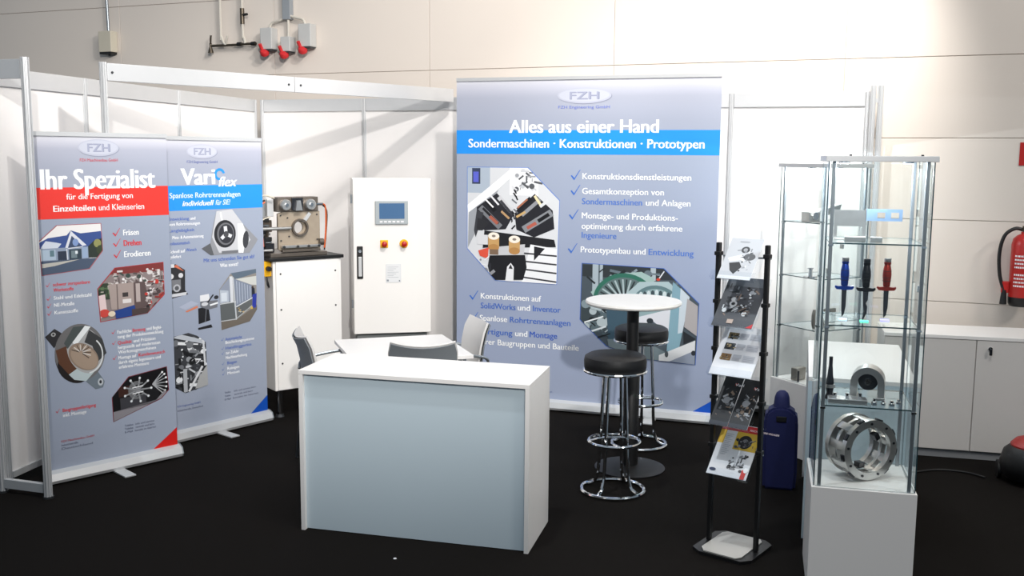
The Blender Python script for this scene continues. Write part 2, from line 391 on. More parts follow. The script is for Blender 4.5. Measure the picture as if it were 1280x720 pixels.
# ---- red banner
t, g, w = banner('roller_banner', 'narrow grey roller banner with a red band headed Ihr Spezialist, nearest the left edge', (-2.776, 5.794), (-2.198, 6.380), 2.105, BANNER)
BR = 'd8262c'; BLU = '1f8ee8'
a = Art(); a.rect(0, 1.595, w, 1.78, 'e5352c'); a.build('colour_band', g); a = Art(); a.poly([(w, .20), (w, .085), (w-.165, .085)], 'd81f1a'); a.build('corner_triangle', g)
a = Art(y=-.0012); logo(a, .39, 2.015, .125, .05, 'FZH Maschinenbau GmbH', 'c85560', .115)
a.build('logo', g); headline('Ihr Spezialist', .045, .735, 1.77, .118, WH, .02)
headline('für die Fertigung von', .185, .59, 1.708, .034, WH, .008); headline('Einzelteilen', .107, .355, 1.638, .036, WH, .022); headline('und Kleinserien', .375, .66, 1.638, .036, WH, .006)
for s, x1, z, c in (('Fräsen', .618, 1.478, WH), ('Drehen', .632, 1.413, BR), ('Erodieren', .69, 1.343, WH)):
    headline(s, .52, x1, z, .036, c, .02, name='text_line'); ticks([(.452, z-.004)], .05, BR)
lines(a, [('schwer zerspanbare', .082, .30, 1.198, BR), ('Werkstoffe', .082, .20, 1.165, BR), ('Stahl und Edelstahl', .082, .305, 1.118), ('NE-Metalle', .082, .2, 1.075), ('Kunststoffe', .082, .22, 1.03),
          ('Fachliche', .455, .545, .868), ('Beratung', .553, .635, .868, BR), ('und Beglei-', .645, .745, .868), ('tung der Produktentwicklung', .455, .755, .838),
          ('Qualität', .455, .545, .800, BR), ('und Präzision', .555, .70, .800), ('hergestellt auf modernsten', .455, .73, .770), ('Werkzeugmaschinen', .455, .70, .74),
          ('Montage auf', .455, .57, .705), ('Kundenwunsch', .585, .76, .705, BR), ('durch eigene Ingenieure und', .455, .73, .675), ('erfahrene Monteure', .455, .65, .645),
          ('Baugruppenfertigung', .10, .30, .432, BR), ('inkl. Montage', .10, .24, .40)], .021)
ticks(((.04, 1.195), (.04, 1.115), (.04, 1.07), (.04, 1.025), (.418, .868), (.418, .80), (.418, .705), (.058, .43)), .026, BR)
lines(a, [('FZH Maschinenbau GmbH', .082, .28, .245, 'b04a52'), ('Industriestraße', .082, .18, .222, '6b7082'), ('Deutschland', .082, .27, .2, '6b7082'), ('Telefon', .475, .53, .268, '5d6378'), ('Telefax', .475, .53, .247, '5d6378'), ('E-Mail', .475, .525, .226, '5d6378'), ('info und service', .545, .67, .268, '6b7082'), ('zentrale und büro', .545, .67, .247, '6b7082'), ('kontakt im internet', .54, .68, .226, '6b7082')], .013)
def photo(g, name, outline, tfbox, border, draw, y=-.0008):
    P = ccw([tfbox(*p) for p in outline]); a = Art(tfbox, None, y=y)
    if border:
        cx = sum(p[0] for p in P)/len(P); cz = sum(p[1] for p in P)/len(P); b = Art(y=y)
        Q = [(p[0]+(.004 if p[0] > cx else -.004), p[1]+(.004 if p[1] > cz else -.004)) for p in P]; b.poly(Q, border); b.build('photo_border', g)
    a.clip = P; a.y = y-.0002; draw(a); return a.build(name, g)
# house photograph (units: pixels of an enlarged sketch 50..500 x 35..390)
def d_house(a):
    a.rect(40, 20, 510, 400, 'e9e6e4')
    a.poly([(40, 160), (110, 125), (245, 110), (275, 75), (345, 100), (495, 90), (510, 200), (380, 200), (150, 215), (50, 200)], '39508c')
    a.poly([(60, 190), (95, 145), (170, 160), (205, 170), (165, 215), (60, 215)], 'cdd4df')
    a.rect(60, 200, 400, 290, '8b98ad'); a.rect(62, 210, 160, 285, 'a9bacb'); a.rect(120, 215, 150, 260, '5e7a84')
    a.rect(175, 225, 245, 290, '2d3546'); a.rect(255, 215, 345, 290, '31404c'); a.rect(270, 225, 312, 280, '6f7f86'); a.rect(300, 228, 318, 250, 'dfe6ea')
    a.rect(350, 205, 390, 285, '96aac6'); a.poly([(275, 78), (230, 200), (248, 205), (280, 115), (355, 195), (385, 190)], 'd9dbe2')
    a.poly([(280, 118), (252, 205), (350, 205)], '3c4a66'); a.ell(305, 165, 22, 28, '7f97c4', n=10); a.line((250, 207), (355, 200), 6, 'd9dbe2')
    a.line((240, 210), (243, 290), 8, 'cfd3dc'); a.poly([(395, 200), (440, 160), (510, 140), (510, 290), (395, 285)], '2b342d'); a.ell(465, 180, 28, 32, '8f8f58', n=12); a.ell(485, 230, 30, 35, '37412c', n=12)
    a.rect(40, 290, 510, 400, '49566b'); a.poly([(60, 310), (330, 292), (150, 330), (60, 340)], 'b9b6ae')
photo(g, 'printed_photo', [(50, 150), (180, 38), (495, 35), (500, 235), (395, 365), (60, 392)], affine((50, 35, 500, 392), (.016, 1.268, .385, 1.557)), 'a45860', d_house)
def d_shop(a):
    a.rect(0, 0, 1000, 800, '8a7d7c'); a.rect(470, 300, 960, 380, '7c3230'); clutter(a, 560, 360, 950, 470, 70, ['d8d2d0', '38453f', 'b8b0ad', '5a4e4c', 'eeeae8'], 12, 50)
    a.rect(470, 440, 560, 560, '33402f'); clutter(a, 470, 440, 600, 540, 30, ['57704c', '1f2a20', 'b5b1a4'], 10, 40)
    a.poly([(545, 450), (720, 450), (720, 640), (560, 640)], 'a79791'); a.rect(640, 520, 680, 552, '3b3535'); a.rect(600, 455, 608, 640, '6e605d'); a.rect(640, 570, 700, 600, 'ded8d5')
    a.poly([(720, 450), (800, 450), (830, 640), (720, 660)], '5d4d4c'); a.rect(735, 460, 765, 600, 'b6a8a4'); a.poly([(470, 530), (520, 520), (530, 660), (480, 700)], 'e0c9c9')
    clutter(a, 800, 450, 945, 680, 70, ['c23b33', '4c3d3e', 'ded7d6', '8a3330', '2c2527', 'b7acab'], 12, 45)
    a.poly([(580, 650), (720, 620), (740, 720), (590, 720)], '1f3f86'); a.ell(510, 660, 35, 30, 'c9463d'); a.ell(560, 670, 25, 20, 'ded0b8'); a.rect(700, 650, 830, 720, '4a3c3a')
photo(g, 'printed_photo', [(475, 480), (600, 335), (940, 318), (940, 560), (810, 690), (485, 720)], affine((475, 318, 940, 720), (.346, .955, .77, 1.292)), 'a83038', d_shop)
def d_clamp(a):      # machined ring with two ears, free-standing cut-out
    a.poly([(88, 105), (160, 58), (225, 100), (150, 185)], '2d2b2d'); a.ell(150, 95, 18, 14, 'a9a9a8', n=12); a.ell(150, 95, 9, 7, '222222', n=10)
    a.poly([(370, 425), (470, 370), (525, 450), (510, 490), (450, 495)], '6e7982'); a.ell(492, 450, 22, 26, 'b9bec2', n=12); a.ell(492, 450, 10, 12, '2a2c30', n=10)
    a.ell(325, 250, 175, 168, '2c201b', .5, 40); a.ell(345, 235, 195, 190, '6c6a6a', .6, 40); a.ell(290, 335, 130, 90, '1f1a19', .5)
    a.poly([(160, 200), (240, 180), (330, 370), (260, 380), (180, 290)], '5b3a28'); a.poly([(250, 370), (330, 330), (460, 365), (380, 430), (290, 410)], 'b9c6c8')
    a.ell(385, 225, 165, 130, 'a9a9a9', 1.0, 40); a.poly([(300, 60), (390, 60), (250, 200), (225, 160)], '49504f'); a.poly([(390, 60), (435, 70), (310, 190), (290, 160)], 'e9ecec')
    a.poly([(420, 90), (520, 160), (550, 260), (480, 310), (440, 200), (380, 170)], '3a3b3c'); a.ell(370, 265, 125, 82, '8f7c6c', .55, 36); a.ell(375, 270, 112, 70, 'a38f7d', .55, 36)
    for i in range(11):
        an = -2.6+i*.33; a.line((350+15*math.cos(an), 235+12*math.sin(an)), (350+80*math.cos(an), 240+60*math.sin(an)), 7, 'd4cdc6' if i % 2 else '55483f')
    a.arc(400, 260, 118, 10, -.9, 1.5, 'd9dcdc')
tf = affine((88, 35, 555, 505), (.02, .53, .385, .965)); a = Art(tf, y=-.0010); d_clamp(a); a.build('printed_photo', g)
def d_gear(a):
    a.rect(590, 340, 1040, 760, '0a090b'); a.rect(650, 470, 740, 560, '3a2019'); a.rect(660, 570, 850, 680, '3b3b40'); a.rect(850, 500, 945, 660, '17171a')
    a.ell(780, 520, 60, 80, '6d6e70', n=24); a.ell(800, 520, 40, 66, '262628')
    for i in range(9):
        an = i*2*PI/9; a.line((790, 520), (790+105*math.cos(an), 520+110*math.sin(an)), 12, '8f9194'); a.ell(790+100*math.cos(an), 520+105*math.sin(an), 9, 11, 'dfe2e4', n=8)
    for k in range(5): a.line((750, 470+k*26), (830, 462+k*26), 9, 'e3e4e5' if k % 2 else '77797c')
    for i in range(7):
        an = -1.3+i*.43; a.line((900, 490), (960+45*math.cos(an), 490+95*math.sin(an)), 8, 'a8abae'); a.ell(965+42*math.cos(an), 490+98*math.sin(an), 8, 10, 'f0f1f2', n=8)
    a.poly([(600, 680), (900, 660), (990, 560), (1040, 620), (900, 760), (600, 780)], '8a868b')
photo(g, 'printed_photo', [(605, 545), (730, 395), (1010, 355), (1020, 560), (960, 628), (608, 762)], affine((605, 355, 1020, 762), (.405, .315, .775, .612)), '7c2f38', d_gear)
# ---- blue narrow banner
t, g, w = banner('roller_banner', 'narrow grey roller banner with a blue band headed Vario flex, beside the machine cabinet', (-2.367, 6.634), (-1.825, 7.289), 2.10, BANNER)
DB = '4a67b4'
a = Art(); a.rect(0, 1.60, w, 1.768, BLU); a.build('colour_band', g); a = Art(); a.poly([(w, .20), (w, .085), (w-.15, .085)], '0d4fb4'); a.build('corner_triangle', g)
a = Art(y=-.0012); logo(a, .36, 2.00, .12, .048, 'FZH Engineering GmbH', '6470a8', .12)
a.build('logo', g); headline('Vari', .194, .452, 1.775, .11, WH, .03); a = Art(y=-.0012); a.arc(.495, 1.842, .034, .018, .2, 5.2, BLU); a.poly([(.51, 1.80), (.545, 1.775), (.525, 1.82)], BLU); a.build('ring_emblem', g); headline('flex', .485, .635, 1.758, .068, WH, .02, .3)
headline('Spanlose Rohrtrennanlagen', .10, .66, 1.685, .036, 'e2effc', .008); headline('individuell', .195, .44, 1.63, .036, WH, .022, .25); headline('für SIE!', .455, .575, 1.63, .036, 'dceaf8', .006, .25)
lines(a, [('Entwicklung', .085, .24, 1.535, DB), ('und', .25, .29, 1.535), ('vom Rohrtrennungen', .085, .325, 1.50), ('Langlebigkeit', .085, .28, 1.457, DB), ('Mess- & Automatisierung', .11, .35, 1.41), ('vollautomatisch', .085, .24, 1.37, DB),
          ('Schnell auf', .085, .20, 1.315), ('Wunsch', .21, .29, 1.32, DB), ('geliefert', .085, .17, 1.28),
          ('Mit uns schneiden Sie gut ab!', .345, .765, 1.235, DB, .026), ('Was sonst?', .475, .625, 1.19, None, .026),
          ('Automatische', .50, .64, .66, DB), ('Beschickungssysteme', .50, .745, .635), ('Handlinggeräte', .50, .72, .595, DB), ('zur Zufuhr', .50, .61, .56), ('Nachbearbeitung', .50, .68, .525), ('Biegen', .51, .59, .485, DB), ('Reinigen', .51, .61, .445), ('Messen', .51, .61, .41)], .021)
ticks([(.465, z) for z in (.66, .595, .56, .485, .445, .41)], .022, DB)
lines(a, [('FZH Engineering GmbH', .10, .28, .245, '5566a0'), ('Industriestraße, Deutschland', .10, .30, .215, '6b7082'), ('Telefon', .48, .53, .275, '5d6378'), ('Telefax', .48, .53, .25, '5d6378'), ('E-Mail', .48, .53, .225, '5d6378'), ('info und service büro', .56, .75, .275, '6b7082'), ('zentrale und büro', .56, .72, .25, '6b7082'), ('kontakt im internet', .55, .77, .225, '6b7082')], .013)
def d_bracket(a):   # cast three-cornered housing with chuck
    a.poly([(318, 410), (385, 375), (415, 220), (440, 140), (560, 130), (640, 240), (760, 370), (745, 395), (690, 470), (390, 465)], '8f9196')
    a.poly([(440, 140), (560, 130), (640, 240), (700, 370), (620, 465), (450, 450), (400, 330)], 'c6c7cb'); a.poly([(600, 240), (640, 240), (665, 330), (640, 465), (600, 460)], 'f2f3f4')
    a.poly([(318, 410), (385, 375), (410, 465), (385, 465)], '5a5c60'); a.ell(500, 312, 84, 104, '26262a', n=32); a.ell(505, 312, 66, 84, '6c6d71', n=32); a.ell(508, 312, 56, 72, '303036', n=32)
    for an in (.4, 2.5, 4.6): a.line((508, 312), (508+46*math.cos(an), 312+58*math.sin(an)), 26, 'dcdde0')
    a.ell(508, 315, 20, 24, '47484c'); a.ell(662, 365, 24, 66, '3c3d42', .1); a.poly([(470, 440), (600, 440), (600, 462), (470, 462)], '6f7176'); a.line((470, 150), (480, 210), 12, 'eeeef0')
tf = affine((318, 125, 760, 470), (.33, 1.275, .80, 1.60)); a = Art(tf, y=-.0016); d_bracket(a); a.build('printed_photo', g)
def d_head(a):
    a.poly([(50, 20), (110, 0), (190, 60), (185, 240), (210, 280), (60, 305), (60, 200)], '2a2a2d'); a.poly([(70, 30), (120, 5), (180, 70), (160, 60), (110, 30)], 'c56b4e')
    a.rect(60, 0, 100, 30, 'd9d9dc'); a.ell(70, 108, 22, 24, 'dededf'); a.ell(152, 105, 20, 22, 'd3d3d6'); a.rect(70, 140, 150, 230, '77787c'); a.ell(115, 215, 30, 34, 'b4b5ba'); a.ell(115, 215, 18, 20, '55565a'); a.poly([(60, 265), (200, 258), (190, 285), (65, 292)], 'cfd0d4')
tf = affine((50, 0, 210, 305), (.07, 1.005, .215, 1.24)); a = Art(tf, y=-.0010); d_head(a); a.build('printed_photo', g)
def d_robot(a):
    a.poly([(275, 400), (345, 390), (355, 510), (275, 530)], '1a1a1e'); a.poly([(270, 560), (360, 545), (368, 572), (272, 577)], '222226'); a.poly([(290, 295), (350, 290), (355, 345), (290, 345)], 'e4e5e8')
    a.poly([(290, 345), (410, 350), (405, 410), (345, 420), (290, 390)], '6d6f76'); a.line((340, 360), (380, 300), 10, '222226'); a.ell(400, 325, 16, 16, '2a2a2e'); a.line((355, 385), (410, 372), 14, 'ebecee')
    a.ell(320, 370, 22, 16, 'd0d1d5'); a.poly([(190, 410), (270, 375), (275, 392), (200, 420)], 'd07c5c'); a.poly([(150, 370), (230, 330), (280, 360), (190, 400)], 'a9b0c2'); a.line((330, 400), (320, 520), 5, '6d6f76')
tf = affine((150, 290, 420, 577), (.14, .765, .46, 1.01)); a = Art(tf, y=-.0010); d_robot(a); a.build('printed_photo', g)
def d_hallp(a):
    a.rect(490, 50, 840, 610, '8c8781'); a.poly([(600, 70), (830, 52), (830, 90), (640, 135)], '5c6b7a'); a.poly([(500, 215), (600, 95), (600, 340), (500, 350)], '8a92a2'); a.poly([(640, 130), (830, 120), (830, 210), (780, 200)], 'c9cac4')
    a.poly([(625, 125), (785, 205), (785, 330), (640, 400)], '7e8798')
    for k in range(6): a.line((650+k*24, 150+k*12), (652+k*24, 370-k*8), 5, 'b9c2d0')
    a.poly([(500, 220), (575, 235), (575, 345), (500, 345)], 'b3bcc8'); a.rect(510, 250, 560, 330, 'cfd6de'); a.poly([(495, 360), (635, 350), (635, 520), (500, 520)], '5b5f60'); a.poly([(640, 400), (785, 330), (785, 400), (650, 520)], '5f6263')
    a.line((600, 100), (605, 350), 26, 'd3d6da'); a.line((618, 110), (640, 560), 10, 'c3c8cd'); a.line((497, 355), (640, 350), 8, 'c9cccf'); a.line((500, 520), (640, 518), 8, 'b9bcbf'); a.line((640, 515), (785, 405), 8, 'b0b4b8')
    a.line((640, 400), (790, 330), 9, 'd9dbde'); a.poly([(500, 525), (640, 525), (835, 400), (835, 620), (500, 620)], '6d655c')
    clutter(a, 650, 420, 770, 470, 14, ['c9a54a', '34383a', 'b8bab8'], 8, 22); a.poly([(785, 235), (810, 235), (815, 310), (785, 320)], '1f2430'); a.ell(793, 228, 10, 12, '3a2c28', n=10); a.poly([(790, 300), (830, 290), (825, 360), (820, 430), (785, 430)], '2b3a9a'); a.rect(770, 415, 790, 440, 'd0b050')
photo(g, 'printed_photo', [(495, 215), (600, 70), (830, 50), (830, 450), (760, 560), (505, 605)], affine((495, 50, 830, 605), (.462, .74, .778, 1.155)), None, d_hallp)
def d_line(a):
    a.rect(50, 20, 290, 430, '3a3c40'); clutter(a, 60, 60, 260, 380, 110, ['c9ccd0', '17181a', '6f7276', 'e5e7e9', '2a2b2e', '94979b'], 10, 60, .4)
    a.poly([(60, 50), (110, 35), (260, 95), (260, 120)], 'b8bdc4'); a.line((130, 260), (130, 410), 24, 'aeb1b5'); a.line((240, 260), (150, 410), 14, 'd6d8da'); a.line((262, 280), (190, 410), 10, '1a1a1c'); a.poly([(215, 330), (275, 250), (275, 400), (190, 400)], 'a9aaaa'); a.line((250, 90), (258, 260), 12, 'cfd2d5')
photo(g, 'printed_photo', [(60, 45), (160, 33), (215, 60), (268, 110), (272, 390), (130, 418), (65, 370)], affine((60, 33, 272, 418), (.08, .335, .345, .755)), None, d_line)
# ---- large banner
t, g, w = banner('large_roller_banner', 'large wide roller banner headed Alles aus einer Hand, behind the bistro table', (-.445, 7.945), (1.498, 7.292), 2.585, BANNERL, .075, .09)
a = Art(); a.rect(0, 2.0, w, 2.183, BLU); a.build('colour_band', g); a = Art(); a.poly([(w, .175), (w, .085), (w-.135, .085)], '1453c0'); a.build('corner_triangle', g)
a = Art(y=-.0012); logo(a, 1.03, 2.44, .21, .058, 'FZH Engineering GmbH', '6f7ec8', .20)
a.build('logo', g); headline('Alles aus einer Hand', .44, 1.598, 2.163, .098, WH, .02); headline('Sondermaschinen · Konstruktionen · Prototypen', .102, 1.938, 2.05, .066, WH, .014)
BB = '4b74c4'; TH = .046
L = [('Konstruktionsdienstleistungen', 1.028, 1.85, 1.815), ('Gesamtkonzeption von', 1.028, 1.652, 1.703), ('Sondermaschinen', 1.028, 1.49, 1.625, BB), ('und Anlagen', 1.52, 1.85, 1.625), ('Montage- und Produktions-', 1.028, 1.76, 1.517), ('optimierung durch erfahrene', 1.028, 1.796, 1.438), ('Ingenieure', 1.03, 1.3, 1.368, BB),
     ('Prototypenbau und', 1.024, 1.525, 1.257), ('Entwicklung', 1.55, 1.885, 1.257, BB), ('Konstruktionen auf', .208, .71, .856), ('SolidWorks', .208, .50, .778, '3f66b8'), ('und', .52, .62, .778), ('Inventor', .645, .87, .778, '3f66b8'),
     ('Spanlose', .2, .43, .678), ('Rohrtrennanlagen', .455, .95, .678, '3f66b8'), ('Fertigung', .2, .475, .57, '3f66b8'), ('und', .5, .6, .57), ('Montage', .62, .845, .57, '2f58b4'), ('Ihrer Baugruppen und Bauteile', .2, 1.02, .487)]
lines(a, L, TH)
ticks([(x, z-.01) for x, z in ((.935, 1.815), (.935, 1.70), (.925, 1.515), (.92, 1.255), (.11, .85), (.11, .675), (.11, .57))], .078, '3468c0')
lines(a, [('FZH Engineering GmbH', .10, .42, .27, '6f7eb0'), ('Telefon', .74, .81, .135, '6f7aa0'), ('Industriestraße, Deutschland', .10, .45, .225, '6b7082')], .02)
def d_machine(a):
    a.rect(10, 30, 550, 700, 'd3d5d8'); a.rect(20, 45, 150, 190, 'aab6c4'); a.rect(48, 52, 95, 140, '37405a'); a.rect(55, 72, 85, 130, '5a62c8')
    a.rect(260, 45, 420, 200, 'e6e7e9'); clutter(a, 290, 50, 400, 170, 30, ['9a9ca0', 'f5f5f6', '55575b', 'c4c6ca'], 10, 50, .3)
    a.poly([(20, 260), (260, 60), (280, 90), (30, 320)], 'f1f2f4'); a.poly([(30, 300), (200, 170), (60, 430), (25, 500)], '9b9fa5')
    a.poly([(75, 270), (190, 190), (290, 300), (240, 390), (120, 400), (80, 360)], '24242a'); a.poly([(290, 300), (400, 190), (500, 280), (510, 380), (400, 430), (300, 390)], '202026')
    for p, q, ww, c in (((130, 230), (180, 290), 26, '0e0e12'), ((120, 220), (170, 270), 9, 'eaeaec'), ((150, 200), (200, 255), 10, 'e2e2e5'), ((95, 270), (210, 380), 34, '77797e'), ((110, 275), (200, 360), 14, '1c1c20'), ((150, 320), (195, 360), 18, 'a85a48'), ((200, 210), (270, 290), 26, 'c9cacd'), ((210, 230), (280, 310), 14, '3a3a40'), ((215, 290), (260, 330), 12, 'b8946a'),
                        ((300, 290), (380, 215), 26, '17171b'), ((305, 270), (360, 220), 10, 'a86a50'), ((330, 310), (430, 220), 20, '8f9196'), ((400, 200), (440, 260), 14, 'e9d9b0'), ((340, 390), (495, 290), 40, '85888d'), ((420, 340), (480, 300), 20, '101014'), ((360, 380), (410, 350), 18, 'b05a4a'), ((430, 260), (475, 225), 16, 'd6d8da'), ((300, 320), (350, 290), 12, 'c9a56c')): a.line(p, q, ww, c)
    for i in range(14): a.line((286+rnd.uniform(-14, 14), 150+i*18), (290+rnd.uniform(-18, 18), 172+i*18), 8, rnd.choice(['1a1a1e', 'd8d9dc', '6e7076']))
    a.poly([(75, 290), (115, 300), (70, 440), (60, 400)], '3a3b40'); a.poly([(120, 400), (510, 440), (520, 480), (110, 500)], '1b1b1f'); a.poly([(80, 330), (150, 350), (110, 400), (75, 400)], '2a2a2e'); a.rect(80, 425, 140, 480, 'd4d5d8')
    a.poly([(380, 470), (525, 490), (525, 690), (330, 690)], 'e9eaec')
    for k in range(4): a.line((340, 520+k*45), (525, 530+k*48), 9, '34343a')
    a.poly([(400, 480), (460, 490), (400, 560)], '1d1d22'); a.poly([(110, 500), (350, 470), (340, 560), (150, 560)], 'c2c3c6'); a.poly([(150, 540), (350, 530), (360, 600), (340, 670), (160, 680), (140, 600)], '15151a')
    for x, y in ((173, 430), (290, 445)): a.rect(x-31, y, x+31, y+65, 'c39a62'); a.ell(x, y+65, 31, 20, 'b1834c'); a.ell(x, y, 32, 21, 'f0e6d8'); a.ell(x, y, 11, 7, '857a70')
    a.rect(150, 505, 200, 535, '7a6350'); a.poly([(240, 680), (250, 600), (270, 578), (288, 600), (286, 690), (240, 690)], 'e2e3e6'); a.poly([(258, 610), (270, 585), (282, 612)], '26262a')
    a.poly([(85, 515), (145, 495), (140, 560), (95, 545)], 'd8523c'); clutter(a, 90, 560, 180, 650, 14, ['e4e5e8', '2a2a30', '8f9196'], 12, 40)
photo(g, 'printed_photo', [(22, 48), (360, 48), (535, 225), (525, 686), (185, 680), (22, 505)], affine((22, 48, 535, 686), (.093, 1.0, .848, 1.895)), '4d78c8', d_machine)
def d_wheels(a):
    a.rect(20, 10, 830, 710, '48525a'); a.rect(40, 35, 830, 120, '2e3438'); a.rect(110, 30, 180, 240, 'a3b0b8'); a.rect(150, 30, 160, 240, '5a676e'); a.rect(500, 40, 535, 130, 'aab6bc'); clutter(a, 40, 60, 640, 200, 40, ['20262a', '66747c', '8e9ca4'], 20, 80, .3)
    a.poly([(100, 230), (260, 95), (440, 70), (520, 110), (560, 260), (120, 260)], '9fb8b4'); a.ell(330, 290, 215, 205, '2f6b5a', n=36); a.ell(330, 295, 190, 180, '5c6f70', n=36)
    for i in range(22):
        an = PI+i*PI/21; a.line((330+60*math.cos(an), 300+60*math.sin(an)), (330+182*math.cos(an), 300+172*math.sin(an)), 11, '2b3336' if i % 2 else 'a9b9bc')
    a.poly([(330, 240), (430, 140), (620, 130), (690, 200), (680, 330), (360, 330)], 'a8bcc0'); a.ell(540, 330, 170, 170, '5f7b80', n=32); a.ell(540, 335, 150, 150, '8ca4a8', n=32)
    for i in range(9): a.ell(440+i*26, 210+abs(i-4)*5, 12, 20, '3a4a50' if i % 2 else 'ccd8da', n=10)
    a.rect(40, 300, 210, 500, '3a4448'); clutter(a, 50, 300, 230, 560, 50, ['7f8e94', '1d2326', 'aab6ba', '56666c'], 20, 80, .3)
    a.poly([(210, 345), (360, 345), (360, 600), (230, 600)], '3d5564'); a.poly([(360, 410), (640, 320), (660, 480), (500, 560), (360, 470)], 'd4d6dc'); a.poly([(220, 560), (480, 560), (640, 640), (600, 700), (240, 660)], '6d7b80')
    a.line((60, 450), (190, 400), 10, 'dfe4e6'); a.line((90, 520), (210, 470), 12, 'c8d0d4'); a.line((130, 560), (240, 520), 8, '20262a'); a.line((510, 415), (630, 505), 22, '55606a'); a.ell(505, 412, 22, 20, '2a3238')
    a.poly([(650, 130), (760, 230), (700, 600), (620, 620)], '7fa2b0'); a.poly([(700, 170), (760, 230), (720, 480), (690, 490)], 'c3ced6'); a.poly([(745, 240), (815, 290), (815, 500), (730, 440)], 'a9a4a4'); a.poly([(725, 470), (810, 520), (730, 560)], '23272c')
    a.poly([(570, 650), (805, 530), (805, 600), (640, 690), (570, 690)], 'd9dadb'); a.poly([(640, 690), (805, 600), (805, 700)], '8b94a4'); a.ell(620, 640, 12, 22, '4a5054'); a.ell(795, 620, 14, 18, '2a2e34'); a.line((550, 125), (590, 60), 8, 'd9dde0'); a.ell(553, 118, 12, 10, 'c8402e')
photo(g, 'printed_photo', [(38, 28), (585, 42), (820, 275), (808, 700), (470, 685), (215, 610), (30, 430)], affine((30, 28, 820, 700), (1.028, .445, 1.935, 1.172)), '3a62b8', d_wheels)
# ------------------------------------------------------------------ information counter (front) and the one behind the showcase
def counter(name, label, loc, rz, w, d, h, cat='counter'):
    t = thing(name, label, cat, loc, rz); th = .022
    obj('worktop', B(0, w, 0, d, h-th, h, .0015), WHITE, t)
    obj('side_panel', B(0, th, 0, d, 0, h-th), WHITE, t); obj('side_panel', B(w-th, w, 0, d, 0, h-th), WHITE, t)
    obj('front_panel', B(th, w-th, .024, .036, .004, h-th), WBLUE, t)
    obj('shelf', B(th, w-th, .05, d-.01, h*.48, h*.48+.02), WHITE, t)
    obj('base_panel', B(th, w-th, .05, d-.01, .05, .07), WHITE, t)
    return t
counter('information_counter', 'white counter with a pale blue front panel standing alone in the middle foreground', (-1.113, 5.101, 0), math.atan2(-.308, 1.203), 1.242, .47, .868)
t = thing('display_counter', 'white counter standing end-on behind the nearer glass showcase', 'counter', (1.532, 5.035, 0), math.atan2(-.147, .504))
w, d, h, th = .525, 1.09, .868, .022
obj('worktop', B(0, w, 0, d, h-th, h, .0015), WHITE, t); obj('end_panel', B(0, w, 0, th, 0, h-th), WBLUE, t); obj('end_panel', B(0, w, d-th, d, 0, h-th), WHITE, t)
obj('front_panel', B(.02, .032, th, d-th, .004, h-th), WBLUE, t); obj('shelf', B(.04, w-.01, th, d-th, .42, .44), WHITE, t); obj('base_panel', B(.04, w-.01, th, d-th, .05, .07), WHITE, t)
# ------------------------------------------------------------------ meeting table and chairs
tu = Vector((.713, .245)); ta = math.atan2(.245, .713)
t = thing('meeting_table', 'square white meeting table behind the counter', 'table', (-.951, 5.916, 0), ta)
obj('tabletop', B(0, .754, 0, .77, .718, .742, .002), WHITE, t)
obj('apron', box(box(box(box(NB(), .06, .70, .05, .07, .66, .717), .06, .70, .70, .72, .66, .717), .05, .07, .07, .70, .66, .717), .68, .70, .07, .70, .66, .717), ALUD, t)
for x, y in ((.05, .05), (.70, .05), (.05, .72), (.70, .72)): obj('leg', CY((x, y, 0), (x, y, .717), .02, seg=14), CHROME, t, True)
def shell(pts, widths, thick, bow):     # curved chair shell along a profile of (x, z)
    bm = NB(); rows = []; n = 8
    for side in (0, 1):
        rr = []
        for i, ((x, z), wd) in enumerate(zip(pts, widths)):
            a = pts[max(i-1, 0)]; b = pts[min(i+1, len(pts)-1)]; tx, tz = b[0]-a[0], b[1]-a[1]; L = math.hypot(tx, tz); nx, nz = -tz/L, tx/L
            row = []
            for k in range(n+1):
                s = k/n*2-1; off = bow[i]*(s*s)+(thick if side else 0)
                row.append(bm.verts.new((x+nx*off*-1, wd/2*s, z+nz*off*-1)))
            rr.append(row)
        rows.append(rr)
    A_, B_ = rows; m = len(pts)
    for i in range(m-1):
        for k in range(n):
            bm.faces.new((A_[i][k], A_[i][k+1], A_[i+1][k+1], A_[i+1][k])); bm.faces.new((B_[i][k], B_[i+1][k], B_[i+1][k+1], B_[i][k+1]))
        bm.faces.new((A_[i][0], A_[i+1][0], B_[i+1][0], B_[i][0])); bm.faces.new((A_[i][n], B_[i][n], B_[i+1][n], A_[i+1][n]))
    for k in range(n):
        bm.faces.new((A_[0][k], B_[0][k], B_[0][k+1], A_[0][k+1])); bm.faces.new((A_[m-1][k], A_[m-1][k+1], B_[m-1][k+1], B_[m-1][k]))
    bmesh.ops.recalc_face_normals(bm, faces=bm.faces[:]); return bm
t = chair = thing('meeting_chair', 'grey shell chair with an arm rail at the left side of the meeting table', 'chair', (-1.105, 6.26, 0), math.atan2(.33, .94), 'chairs around the meeting table')
obj('seat', shell([(-.2, .46), (-.1, .44), (.08, .44), (.2, .45), (.24, .43)], [.38, .42, .44, .43, .40], .012, [-.01]*5), CHGREY, t, True)
obj('backrest', shell([(-.215, .50), (-.215, .60), (-.225, .70), (-.245, .79), (-.275, .855)], [.34, .40, .42, .42, .39], .014, [.05]*5), CHGREY, t, True)
obj('back_cover', shell([(-.232, .52), (-.232, .60), (-.242, .70), (-.262, .79), (-.288, .845)], [.33, .39, .41, .41, .38], .006, [.05]*5), CHBACK, t, True)['label'] = 'dark grey rear shell'
